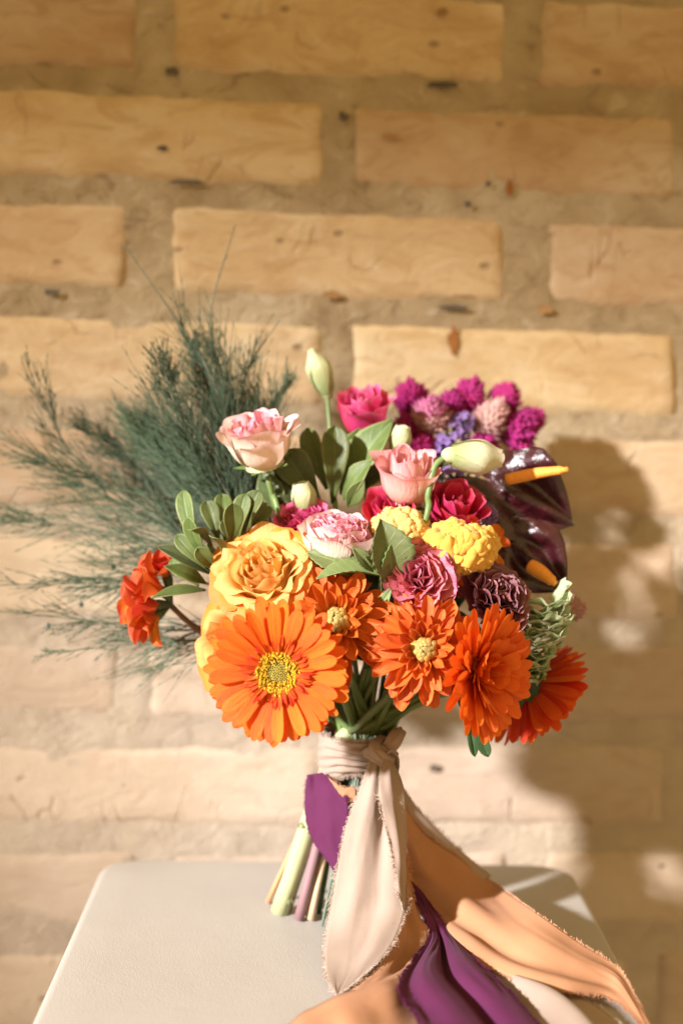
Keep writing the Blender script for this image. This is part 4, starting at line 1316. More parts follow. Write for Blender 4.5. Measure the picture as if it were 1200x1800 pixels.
def freesia():
    root, off, f = flower_root('freesia', 'red and yellow freesia cluster at the far left below the leafy sprig', 'flower', None, (471, 1586, (-0.016, 0.007, 0)))
    for h, (px, py, y, fc, L, ys) in enumerate((((296), 1018, 0.004, (-0.35, -0.35, 0.9), 58, ()), (290, 1040, -0.004, (-0.85, -0.35, 0.35), 74, ()),
                                              (284, 1062, -0.006, (-0.97, -0.25, -0.10), 84, (2,)), (282, 1078, -0.002, (-0.70, -0.45, -0.55), 62, (0, 1, 3)))):
        Lm = px2m(L, 0)
        M = frame(P(px, py, y), F3(fc), 0.7 * h)
        for k in range(6):
            me = strap('petal', M_FREE_Y if k in ys else M_FREE, Lm, Lm * 0.30 * rnd(0.9, 1.15), PF_LILY, 1.35 - 0.25 * (k % 2), -0.75 - 0.2 * (k % 2), 0.05, cup=0.8, ruff=0.14, nu=11, nv=9, seed=520 + 7 * h + k)
            part(root, 'petal', me, M @ RZ(math.pi / 3 * k + rnd(-.15, .15)) @ T3(Lm * 0.05, 0, 0) @ SCL(rnd(0.88, 1.06)))
        mb = MB()
        base = P(300, 1062, 0.003)
        mb.tube(catmull([base, base.lerp(M.translation, 0.6), M @ F3((0, 0, Lm * 0.12))], 6), [0.0018, 0.0019, 0.002, 0.0024, 0.003, 0.0034, 0.0034], 8)
        part(root, 'calyx', mb.build('calyx', M_STEM_DK))
    stem(root, P(300, 1064, 0.003), None, off, f, 0.0018, M_STEM_RUST, via=[P(345, 1104, 0.004), P(470, 1190, 0.002)], rfoot=0.0018)
freesia()
lily('alstroemeria', P(838, 960, -0.012), (0.55, -0.45, 0.55), px2m(66, -0.01), [M_ALST], 'small orange flower squeezed between the yellow cockscomb and the lower anthurium', 0.75, 7, None, M_STEM, size=0.24, seedo=540)

# ---- leaves
M_PIT = leaf_mat('pittosporum_leaf', (0.075, 0.108, 0.025), (0.125, 0.165, 0.045), edge=(0.27, 0.29, 0.11), rough=0.48, vein=0.22, spec=0.35, under=(0.16, 0.22, 0.09), nveins=7)
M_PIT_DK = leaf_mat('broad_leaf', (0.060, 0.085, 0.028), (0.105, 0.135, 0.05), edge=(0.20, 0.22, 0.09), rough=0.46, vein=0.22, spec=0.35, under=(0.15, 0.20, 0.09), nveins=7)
M_SERR = leaf_mat('serrated_leaf', (0.125, 0.17, 0.05), (0.19, 0.235, 0.085), rough=0.5, vein=0.38, under=(0.20, 0.25, 0.11), nveins=7)
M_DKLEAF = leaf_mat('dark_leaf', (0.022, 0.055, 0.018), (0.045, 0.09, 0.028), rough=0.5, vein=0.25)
def leaf(root, B, T, w, nrm, mat, pf=PF_SPAT, bow=0.15, fold=0.25, roll=0.0, seed=0, teeth=0.0, wav=0.05, name='leaf'):
    x = T - B
    L = x.length
    x.normalize()
    n = F3(nrm)
    n = (n - x * n.dot(x)).normalized()
    M = Matrix.Translation(B) @ Matrix((x, n.cross(x), n)).transposed().to_4x4() @ RX(roll)
    rs = random.Random(seed)
    p1 = rs.uniform(0, 6)
    def fn(t, s):
        ww = w * pf(t) * (1 + teeth * (abs(((t * 9) % 1) - 0.5) * 2 - 0.5) * abs(s))
        z = bow * L * math.sin(math.pi * t) * 0.6 + fold * ww * abs(s) ** 1.3 + wav * w * math.sin(6 * t + 2 * s + p1) * abs(s)
        z -= 0.0006 * math.exp(-(s * 7) ** 2)
        return (t * L, s * ww, z)
    me = grid(name, 36 if teeth else 14, 10, fn, mat, tip=1.15)
    o = part(root, name, me, M)
    sol = o.modifiers.new('thick', 'SOLIDIFY'); sol.thickness = 0.0005
    return o
def sprig(lab, group, base, leaves, mat, via, name='leafy_sprig', cat='foliage', mat_stem=None, pf=PF_SPAT):
    root, off, f = flower_root(name, lab, cat, group)
    b = P(*base)
    for i, lf in enumerate(leaves):
        (x0, y0, d0), (x1, y1, d1), w, nrm = lf[:4]
        kw = lf[4] if len(lf) > 4 else {}
        leaf(root, P(x0, y0, d0), P(x1, y1, d1), px2m(w, d0), nrm, kw.pop('mat', mat), pf=kw.pop('pf', pf), seed=i + int(base[0]), **kw)
    stem(root, b, None, off, f, 0.0017, mat_stem or M_STEM, via=via)
    return root
A = lambda *a: a
sprig('pittosporum sprig with small spoon shaped leaves left of the yellow rose', 'leafy sprigs in the bouquet', (365, 955, -0.018), [
    A((370, 985, -.02), (332, 908, -.035), 18, (-0.5, -0.7, 0.4)), A((352, 975, -.02), (322, 862, -.01), 17, (-0.3, -0.9, 0.1)),
    A((372, 960, -.02), (338, 932, -.045), 15, (-0.3, -0.6, 0.7)), A((385, 955, -.02), (362, 880, -.012), 17, (0.2, -0.9, 0.2)),
    A((395, 950, -.02), (390, 868, -.006), 16, (0.2, -0.9, 0.3)), A((405, 955, -.025), (408, 884, -.035), 19, (0.3, -0.85, 0.3)),
    A((420, 945, -.02), (432, 868, -.02), 17, (-0.3, -0.9, 0.3)), A((432, 935, -.02), (456, 862, -.02), 19, (-0.4, -0.85, 0.3)),
    A((440, 930, -.012), (470, 885, -.006), 16, (0.3, -0.9, 0.2)), A((395, 985, -.025), (372, 945, -.05), 14, (-.1, -0.7, 0.7)),
    A((372, 1010, -.02), (275, 962, -.022), 20, (-0.1, -0.6, 0.75), {'mat': M_PIT_DK, 'pf': PF_LEAF}), A((362, 1026, -.02), (288, 995, -.035), 15, (-0.2, -0.75, 0.5), {'pf': PF_LEAF}),
    A((362, 1038, -.02), (266, 1052, -.03), 13, (-0.1, -0.6, 0.7), {'pf': PF_LEAF}), A((380, 1000, -.022), (346, 962, -.035), 15, (-.3, -.8, .4)),
    A((410, 960, -.02), (392, 915, -.02), 13, (.1, -.8, .5)), A((365, 1000, -.022), (310, 940, -.018), 14, (-.4, -.8, .4)),
    A((350, 1030, -.02), (300, 985, -.012), 14, (-.5, -.7, .4)), A((425, 960, -.015), (420, 905, -.02), 14, (.3, -.85, .3))],
    M_PIT, [P(420, 1030, -0.012), P(530, 1180, -0.006)])
sprig('broad leaved green sprig standing between the lisianthus and the salmon rose', 'leafy sprigs in the bouquet', (585, 850, 0.015), [
    A((585, 885, .012), (588, 748, .012), 25, (0.1, -0.95, 0.2), {'fold': 0.4}), A((575, 860, .016), (540, 752, .02), 20, (-0.3, -0.9, 0.2), {'fold': 0.35}),
    A((605, 880, .012), (655, 808, .0), 24, (-0.35, -0.75, 0.5), {'pf': PF_LEAF}), A((560, 880, .018), (498, 792, .012), 32, (-0.3, -0.8, 0.45), {'mat': M_PIT_DK}),
    A((600, 870, .024), (690, 738, .020), 36, (-0.4, -0.8, 0.4), {'pf': PF_LEAF, 'mat': M_PIT}), A((600, 860, .026), (632, 752, .030), 27, (-0.1, -0.9, 0.3), {'pf': PF_LEAF}),
    A((545, 890, .016), (476, 852, .012), 24, (-0.1, -0.8, 0.5), {'pf': PF_LEAF, 'mat': M_PIT_DK}), A((612, 890, .008), (640, 842, -.004), 16, (0.2, -0.8, 0.5), {'pf': PF_LEAF}),
    A((570, 905, .012), (512, 862, .0), 18, (-.2, -.8, .5), {'mat': M_PIT_DK}), A((610, 880, .02), (672, 822, .022), 22, (-.3, -.8, .4), {'mat': M_PIT_DK}),
    A((540, 900, .02), (470, 820, .022), 26, (-.2, -.9, .3), {'mat': M_PIT_DK, 'pf': PF_LEAF}), A((500, 900, .01), (458, 830, .02), 24, (-.2, -.9, .3), {'mat': M_PIT_DK, 'pf': PF_LEAF})],
    M_PIT, [P(600, 980, 0.006)])
sprig('serrated light green leaves right beside the white and pink flower', 'leafy sprigs in the bouquet', (672, 1000, -0.045), [
    A((690, 1030, -.055), (667, 912, -.060), 42, (0.25, -0.9, 0.3), {'pf': PF_LEAF, 'teeth': 0.16, 'fold': 0.5, 'bow': 0.2}),
    A((672, 1040, -.055), (702, 938, -.056), 34, (0.5, -0.8, 0.2), {'pf': PF_LEAF, 'teeth': 0.16, 'fold': 0.4}),
    A((668, 1012, -.055), (556, 1018, -.062), 30, (-0.2, -0.35, 0.9), {'pf': PF_LEAF, 'teeth': 0.12, 'fold': 0.5}),
    A((640, 1010, -.050), (538, 972, -.046), 30, (0.0, -0.75, 0.6), {'pf': PF_LEAF, 'teeth': 0.12, 'fold': 0.3}),
    A((655, 1005, -.06), (618, 962, -.066), 14, (0.0, -0.85, 0.5), {'pf': PF_LEAF, 'teeth': 0.2}),
    A((662, 1000, -.06), (640, 978, -.07), 10, (0.2, -0.85, 0.5), {'pf': PF_LEAF, 'teeth': 0.2}),
    A((590, 1045, -.04), (515, 1040, -.030), 26, (0, -0.8, 0.5), {'pf': PF_LEAF, 'teeth': 0.12, 'mat': M_DKLEAF}),
    A((655, 1100, -.05), (690, 1030, -.058), 12, (-0.3, -0.9, 0.2), {'pf': PF_LEAF}), A((640, 1175, -.03), (690, 1110, -.03), 26, (0.2, -0.9, 0.2), {'pf': PF_LEAF, 'mat': M_DKLEAF})],
    M_SERR, [P(660, 1120, -0.02)], pf=PF_LEAF)
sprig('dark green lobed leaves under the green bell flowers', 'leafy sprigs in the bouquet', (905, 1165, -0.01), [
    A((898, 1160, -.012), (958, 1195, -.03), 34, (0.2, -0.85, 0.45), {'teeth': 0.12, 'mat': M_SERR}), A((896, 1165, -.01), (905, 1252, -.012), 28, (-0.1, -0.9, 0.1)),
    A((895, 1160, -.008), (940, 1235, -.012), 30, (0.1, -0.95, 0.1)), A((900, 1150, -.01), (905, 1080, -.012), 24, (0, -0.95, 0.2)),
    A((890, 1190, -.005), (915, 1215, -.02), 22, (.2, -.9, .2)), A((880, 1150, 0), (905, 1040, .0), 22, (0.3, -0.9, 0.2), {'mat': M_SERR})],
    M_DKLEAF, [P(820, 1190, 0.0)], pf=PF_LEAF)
sprig('narrow grey green leaf ends hanging below the sideways gerbera', 'leafy sprigs in the bouquet', (800, 1215, -0.03), [
    A((812, 1235, -.035), (834, 1330, -.04), 9, (0.2, -0.95, 0), {'pf': PF_SPAT}), A((822, 1240, -.035), (858, 1330, -.04), 12, (-0.1, -0.95, 0), {'pf': PF_SPAT}),
    A((805, 1215, -.035), (826, 1255, -.038), 11, (0, -1, 0))],
    M_DKLEAF, [P(740, 1235, -0.02)], pf=PF_LEAF)

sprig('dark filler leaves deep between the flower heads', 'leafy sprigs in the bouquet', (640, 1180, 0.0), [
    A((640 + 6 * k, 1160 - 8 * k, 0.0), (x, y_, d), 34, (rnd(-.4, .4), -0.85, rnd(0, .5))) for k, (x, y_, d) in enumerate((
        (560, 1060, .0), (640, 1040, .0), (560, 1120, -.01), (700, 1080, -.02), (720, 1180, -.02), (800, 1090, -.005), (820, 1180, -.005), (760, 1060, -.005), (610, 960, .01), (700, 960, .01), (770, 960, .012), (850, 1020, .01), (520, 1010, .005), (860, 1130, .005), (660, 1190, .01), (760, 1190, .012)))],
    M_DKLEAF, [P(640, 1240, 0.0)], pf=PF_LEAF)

# ---- bells of Ireland: pale ruffled green cups up a thick pale stem
M_BELL = leaf_mat('bell_pale_green', (0.42, 0.50, 0.28), (0.54, 0.60, 0.38), rough=0.55, vein=0.55, transl=0.4, nveins=5, var=0.1)
def bells():
    root, off, f = flower_root('bells_of_ireland', 'pale green ruffled bell flowers right of the burgundy carnation', 'flower', None, foot=(491, 1603, (-0.0165, -0.006, 0)))
    ms = [fan_petal('bract', M_BELL, 1.0, 0.85 + 0.1 * k, 0.09, 2.4 + 0.5 * k, 600 + k, teeth=0.07, nu=9, nv=24, a0=0.1, a1=0.5) for k in range(4)]
    pm = MB()
    V, F, uv = dome(0.0022, 0.004, 8, 4)
    pm.add(V, F, uv)
    pod = pm.build('seed_pod', M_CALYX_PALE)
    axis = catmull([P(948, 1052, -0.016), P(950, 1100, -0.022), P(932, 1155, -0.022), P(922, 1195, -0.018)], 60)
    for k in range(46):
        fr = (k + 0.5) / 46
        c0 = axis[int(fr * 60)]
        a = GOLD * k
        d = F3((math.cos(a), -abs(math.sin(a)) * 0.9 - 0.1, 0.45 * math.sin(a * 1.7) - 0.1)).normalized()
        p = c0 + d * 0.0035
        d2 = (d + F3((0, -0.25, rnd(-0.4, 0.2)))).normalized()
        M = frame(p, F3((d2.x * -0.2, -0.4, 0.9)) if abs(d2.z) < 0.8 else F3((0, -1, 0.3)), 0)
        w = M.to_3x3().inverted() @ d2
        part(root, 'bract', ms[k % 4], M @ RZ(math.atan2(w.y, w.x)) @ RX(rnd(-0.4, 0.4)) @ SCL(lerp(0.021, 0.014, fr) * rnd(0.85, 1.1)))
        if k % 5 == 0:
            part(root, 'seed_pod', pod, frame(p + d * 0.004, d, 0))
    stem(root, P(940, 1075, 0.0), None, off, f, 0.0024, M_STEM_PALE, rfoot=0.0062, via=[P(930, 1130, 0.0), P(860, 1180, 0.0), P(730, 1240, -0.005)])
    # scars at the nodes of the thick cut end
    mb = MB()
    b = BIND + off
    for t, sgn in ((0.92, 1), (0.45, -1)):
        p = b.lerp(f, t)
        V, F, uv = dome(0.0034, 0.0042, 8, 4, 0.5)
        d = F3((0.8 * sgn, -0.6, 0))
        Mx = frame(p + d.normalized() * 0.0035, d)
        mb.add([Mx @ F3(v) for v in V], F, uv)
    part(root, 'node_scar', mb.build('node_scar', M_STEM_TAN), stuff=True)
bells()

# ---- feathery fern sprays
M_FERN = plain_mat('fern_green', (0.046, 0.078, 0.042), (0.095, 0.135, 0.075), 60, 0.55, 0.3, transl=0.15, var=0.25)
M_FERN_STEM = plain_mat('fern_stem', (0.10, 0.11, 0.07), (0.17, 0.17, 0.11), 80, 0.6, 0.3)
M_BERRY = plain_mat('berry_dark', (0.02, 0.04, 0.03), (0.05, 0.08, 0.05), 300, 0.3, 0.5)
def fern(lab, pts, nb, blen, foot, dens=1.0, berries=(), spread=0.6, start=0.25, droop=0.0, top=0.98):
    root, off, f = flower_root('fern_spray', lab, 'foliage', 'feathery fern sprays on the left', foot=foot)
    c = catmull([P(p[0], p[1], p[2] * 0.75) for p in pts], 40)
    mb = MB()
    mb.tube(c, [lerp(0.0010, 0.0004, i / 40) for i in range(41)], 5)
    part(root, 'branch', mb.build('branch', M_FERN_STEM))
    tw = MB()
    ends = list(c)
    def strand(p, d, L, bend, r, n=6):
        q1 = p + d * L * 0.5 + bend * L * 0.06
        q2 = p + d * L + bend * L * 0.22
        for q in (q1, q2):
            q.y = min(q.y, 0.142)
        cc = catmull([p, q1, q2], n)
        tw.tube(cc, [lerp(r, r * 0.35, i / n) for i in range(n + 1)], 3, cap=False)
        return cc
    def scales(cc, n, ln):
        # tiny scale leaves pressed along the strand
        k = len(cc) - 1
        for i in range(n):
            q = rnd(0.1, 1.0)
            j = min(int(q * k), k - 1)
            p = cc[j].lerp(cc[j + 1], q * k - j)
            d = (cc[j + 1] - cc[j]).normalized()
            e = F3((rnd(-1, 1), rnd(-1, 1), rnd(-1, 1)))
            e = (e - d * e.dot(d)).normalized()
            t = p + (d + e * rnd(0.1, 0.4)).normalized() * ln * rnd(0.6, 1.2)
            tw.tube([p, p.lerp(t, 0.5), t], [0.0002, 0.00032, 0.0001], 3, cap=False)
    def side(d, k):
        e = F3((rnd(-1, 1), rnd(-0.5, 0.5), rnd(-1, 1)))
        e = (e - d * e.dot(d)).normalized()
        return (d + e * k).normalized(), e
    scales(c[10:], int(20 * dens), 0.004)
    for b in range(int(nb * 1.9)):
        q = start + (top - start) * rnd(0, 1) ** 1.5
        j = min(int(q * 40), 39)
        p = c[j]
        d = (c[j + 1] - c[j]).normalized()
        d1, e = side(d, spread * rnd(0.35, 0.95))
        L = blen * lerp(1.45, 0.35, (q - start) / (1 - start)) * rnd(0.7, 1.3)
        cc = strand(p, d1, L, (d - e * 0.5) + F3((0, 0, -droop * 2)), 0.00040, 8)
        ends += cc
        scales(cc, int(6 * dens), 0.0042)
        for s2 in range(int(6 * dens)):
            jj = random.randrange(1, 7)
            d2 = (cc[jj + 1] - cc[jj]).normalized()
            d3, e3 = side(d2, rnd(0.3, 0.6))
            c3 = strand(cc[jj], d3, L * rnd(0.3, 0.8), d2, 0.00030, 5)
            scales(c3, int(3 * dens), 0.004)
    part(root, 'twigs', tw.build('twigs', M_FERN), stuff=True)
    for (px, py, y) in berries:
        mb = MB()
        for sg in (1, -1):
            V, F, uv = dome(0.0018, 0.0018 * sg, 10, 4)
            mb.add(V, F, uv)
        C = P(px, py, y)
        part(root, 'berry', mb.build('berry', M_BERRY), Matrix.Translation(C))
        mb = MB()
        near = min(ends, key=lambda v: (v - C).length)
        mb.tube(catmull([C, C.lerp(near, 0.5) + F3((0, 0, 0.002)), near], 6), 0.0003, 4)
        part(root, 'berry_stalk', mb.build('berry_stalk', M_FERN))
    stem(root, c[0], None, off, f, 0.0011, M_STEM_BLUE, rfoot=0.0009, via=[c[0].lerp(BIND, 0.45)])
FO = [(566, 1628), (574, 1642), (580, 1655), (590, 1658), (597, 1640), (571, 1612), (584, 1632), (603, 1625), (588, 1618), (578, 1622)]
FO += [(608, 1636), (612, 1620), (600, 1650), (594, 1626), (615, 1640)]
fk = iter([(x, y, (-0.004 + 0.0012 * i, -0.011 + 0.0005 * i, 0)) for i, (x, y) in enumerate(FO)])
fern('tall fern spray reaching highest above the pale lisianthus', [(470, 960, .02), (425, 800, .045), (370, 660, .065), (330, 590, .075), (215, 425, .085)], 13, 0.040, next(fk), 0.9, spread=0.5, start=0.1, top=0.72)
fern('upright fern spray with a long bare tip crossing the third brick course', [(475, 950, .025), (440, 800, .06), (400, 690, .085), (370, 560, .10), (412, 400, .105)], 12, 0.036, next(fk), 0.9, spread=0.5, start=0.1, top=0.68)
fern('upright fern spray leaning right close behind the pale lisianthus', [(480, 940, .03), (455, 820, .06), (430, 700, .085), (440, 640, .09), (492, 562, .09)], 12, 0.032, next(fk), 0.9, spread=0.6, start=0.1, top=0.7)
fern('dense fern spray fanning up left in the middle of the greenery', [(450, 970, .015), (390, 850, .035), (320, 740, .05), (285, 640, .055)], 34, 0.042, next(fk), 1.25, spread=0.65, start=0.08)
fern('low dense fern spray behind the pittosporum leaves', [(440, 980, .02), (370, 890, .045), (300, 810, .07), (235, 740, .08)], 32, 0.040, next(fk), 1.2, spread=0.7, start=0.08)
fern('long arching fern spray stretching to the left edge at middle height', [(430, 1010, .03), (300, 930, .07), (180, 870, .09), (60, 800, .09), (-110, 720, .08)], 20, 0.042, next(fk), 0.8, spread=0.75, start=0.15, berries=((75, 920, .085), (5, 914, .085), (240, 945, .08)))
fern('fern spray with upright tips in front of the left bricks', [(420, 1000, .035), (260, 900, .075), (130, 800, .09), (55, 660, .09)], 20, 0.042, next(fk), 0.8, spread=0.8, start=0.2)
fern('thin fern spray lying level toward the left edge above the freesia', [(420, 1040, .03), (280, 1010, .05), (160, 1025, .06), (-120, 1030, .06)], 14, 0.038, next(fk), 0.85, spread=0.6, start=0.2, berries=((135, 1022, .055), (143, 1063, .055), (200, 997, .055)))
fern('lowest thin fern spray drooping left beneath the freesia', [(430, 1090, .02), (320, 1108, .035), (200, 1095, .045), (-120, 1062, .05)], 13, 0.036, next(fk), 0.8, spread=0.6, start=0.12, droop=0.25, berries=((85, 1100, .045), (303, 1105, .03)))
fern('short fern spray tips hanging below the freesia beside the yellow rose', [(440, 1110, .02), (350, 1125, .03), (270, 1128, .035), (70, 1150, .04)], 12, 0.034, next(fk), 0.75, spread=0.55, start=0.1, droop=0.35)

fern('bushy fern spray rising straight up behind the left of the pale lisianthus', [(470, 960, .03), (425, 830, .06), (380, 720, .08), (345, 620, .09)], 40, 0.044, next(fk), 1.25, spread=0.6, start=0.05)
fern('bushy fern spray deepest in the shade behind the pittosporum leaves', [(470, 970, .035), (380, 890, .08), (310, 820, .10), (260, 760, .11)], 40, 0.044, next(fk), 1.25, spread=0.75, start=0.05)
fern('wispy fern spray arching far left below the longest branch', [(430, 1010, .03), (300, 960, .06), (160, 930, .085), (-120, 895, .09)], 24, 0.042, next(fk), 0.75, spread=0.75, start=0.12)
fern('soft fern spray right of the pale lisianthus behind its stem', [(500, 940, .045), (480, 840, .075), (470, 740, .09), (505, 680, .095)], 26, 0.036, next(fk), 1.1, spread=0.65, start=0.1)
fern('bushy fern spray leaning left between the tall sprays and the left edge', [(440, 990, .04), (330, 890, .09), (240, 820, .105), (150, 745, .11)], 32, 0.040, next(fk), 0.9, spread=0.75, start=0.12)
# ------------------------------------------------------------------ ribbons
def fringe_mat(name, c):
    k = NT(name)
    tc = k.n('ShaderNodeTexCoord')
    nz = k.noise(tc.outputs['Object'], 260.0, 2.0)
    return k.bsdf(k.mix(nz, tuple(x * 0.95 for x in c), tuple(min(0.9, x * 1.2) for x in c)), 0.8, 0.1, None, 0.5)
M_FRINGE = {}
M_RB_BLUSH = ribbon_mat('ribbon_blush', (0.46, 0.35, 0.28))
M_RB_PEACH = ribbon_mat('ribbon_peach', (0.56, 0.285, 0.15))
M_RB_PLUM = ribbon_mat('ribbon_plum', (0.125, 0.019, 0.075), transl=0.25)
M_FRINGE = {M_RB_BLUSH: fringe_mat('fringe_blush', (0.66, 0.55, 0.46)), M_RB_PEACH: fringe_mat('fringe_peach', (0.72, 0.45, 0.28)), M_RB_PLUM: fringe_mat('fringe_plum', (0.20, 0.04, 0.13))}
def pt(p):
    """(px, py, y) in front of the camera at depth y, or (px, py, 's', dz) above the seat"""
    if len(p) == 4:
        return S(p[0], p[1], p[3])
    return P(*p)
def ribbon_strip(root, name, mat, A_, B_, nu=60, nv=16, folds=(), sag=0.0, fray=(True, True), seed=0, edge_n=0.0006, fringe_len=0.0042, thick=0.0003, dens=1.0):
    """ruled cloth between two rails; folds: (position across, depth, width, start, end)"""
    a, b = catmull([pt(p) for p in A_], nu), catmull([pt(p) for p in B_], nu)
    V, F, uv = [], [], []
    rs = random.Random(seed)
    for i in range(nu + 1):
        t = i / nu
        d = (a[min(i + 1, nu)] - a[max(0, i - 1)]) + (b[min(i + 1, nu)] - b[max(0, i - 1)])
        n = d.cross(b[i] - a[i])
        n = n.normalized() if n.length > 1e-12 else F3((0, -1, 0))
        if n.y > 0 and abs(n.y) > 0.2 or n.z < -0.6:
            n = -n
        w = (b[i] - a[i]).length
        for j in range(nv + 1):
            s = j / nv
            p = a[i].lerp(b[i], s)
            h = sag * w * math.sin(math.pi * s)
            for (fs, dep, wid, t0, t1) in folds:
                k = sm(t0 - 0.12, t0 + 0.08, t) * (1 - sm(t1 - 0.08, t1 + 0.12, t))
                h += dep * k * math.exp(-((s - fs - 0.05 * math.sin(4 * t + seed)) / wid) ** 2)
            h += 0.0010 * noise.noise(F3((t * 5 + seed, s * 3, seed))) * (0.3 + math.sin(math.pi * s))
            h -= 0.0011 * max(0, 1 - 6 * abs(noise.noise(F3((t * 2.5 + s * 1.5, s * 5 + seed, seed * 1.7))))) * (0.4 + noise.noise(F3((t * 6, s * 4, seed + 3))))
            if j in (0, nv):
                p = p + (a[i] - b[i]).normalized() * (1 if j == 0 else -1) * edge_n * noise.noise(F3((t * 60, j, seed)))
            V.append(p + n * h)
            uv.append((t, s))
    for i in range(nu):
        for j in range(nv):
            k = i * (nv + 1) + j
            F.append((k, k + 1, k + nv + 2, k + nv + 1))
    o = part(root, name, mesh(name, V, F, mat, uv))
    sol = o.modifiers.new('thick', 'SOLIDIFY'); sol.thickness = thick; sol.offset = 0
    mb = MB()
    for side, on in ((0, fray[0]), (nv, fray[1])):
        if not on:
            continue
        for i in range(nu):
            p0, p1 = F3(V[i * (nv + 1) + side]), F3(V[(i + 1) * (nv + 1) + side])
            q0 = F3(V[i * (nv + 1) + (1 if side == 0 else nv - 1)])
            out = (p0 - q0)
            if out.length < 1e-9:
                continue
            out.normalize()
            al = (p1 - p0)
            L = al.length
            al = al.normalized() if L > 0 else F3((1, 0, 0))
            for k in range(max(1, int(L / 0.00028 * dens))):
                p = p0 + al * L * rs.random() - out * 0.0008
                ln = fringe_len * rs.uniform(0.35, 1.0) * (0.65 + 0.7 * abs(noise.noise(F3((i * 0.17, side, seed)))) * 2)
                c1 = p + out * ln * 0.55 + al * rs.uniform(-1, 1) * ln * 0.35 + F3((0, rs.uniform(-0.5, 0.1), rs.uniform(-.5, .5))) * ln * 0.4
                c2 = c1 + out * ln * 0.4 * rs.uniform(-0.3, 1) + al * rs.uniform(-1, 1) * ln * 0.55 + F3((0, rs.uniform(-0.5, 0.1), rs.uniform(-.5, .5))) * ln * 0.4
                mb.tube([p, c1, c2], [0.00020, 0.00018, 0.00010], 3, cap=False)
    if mb.V:
        part(root, 'fringe', mb.build('fringe', M_FRINGE[mat], smooth=False), stuff=True)
    return o

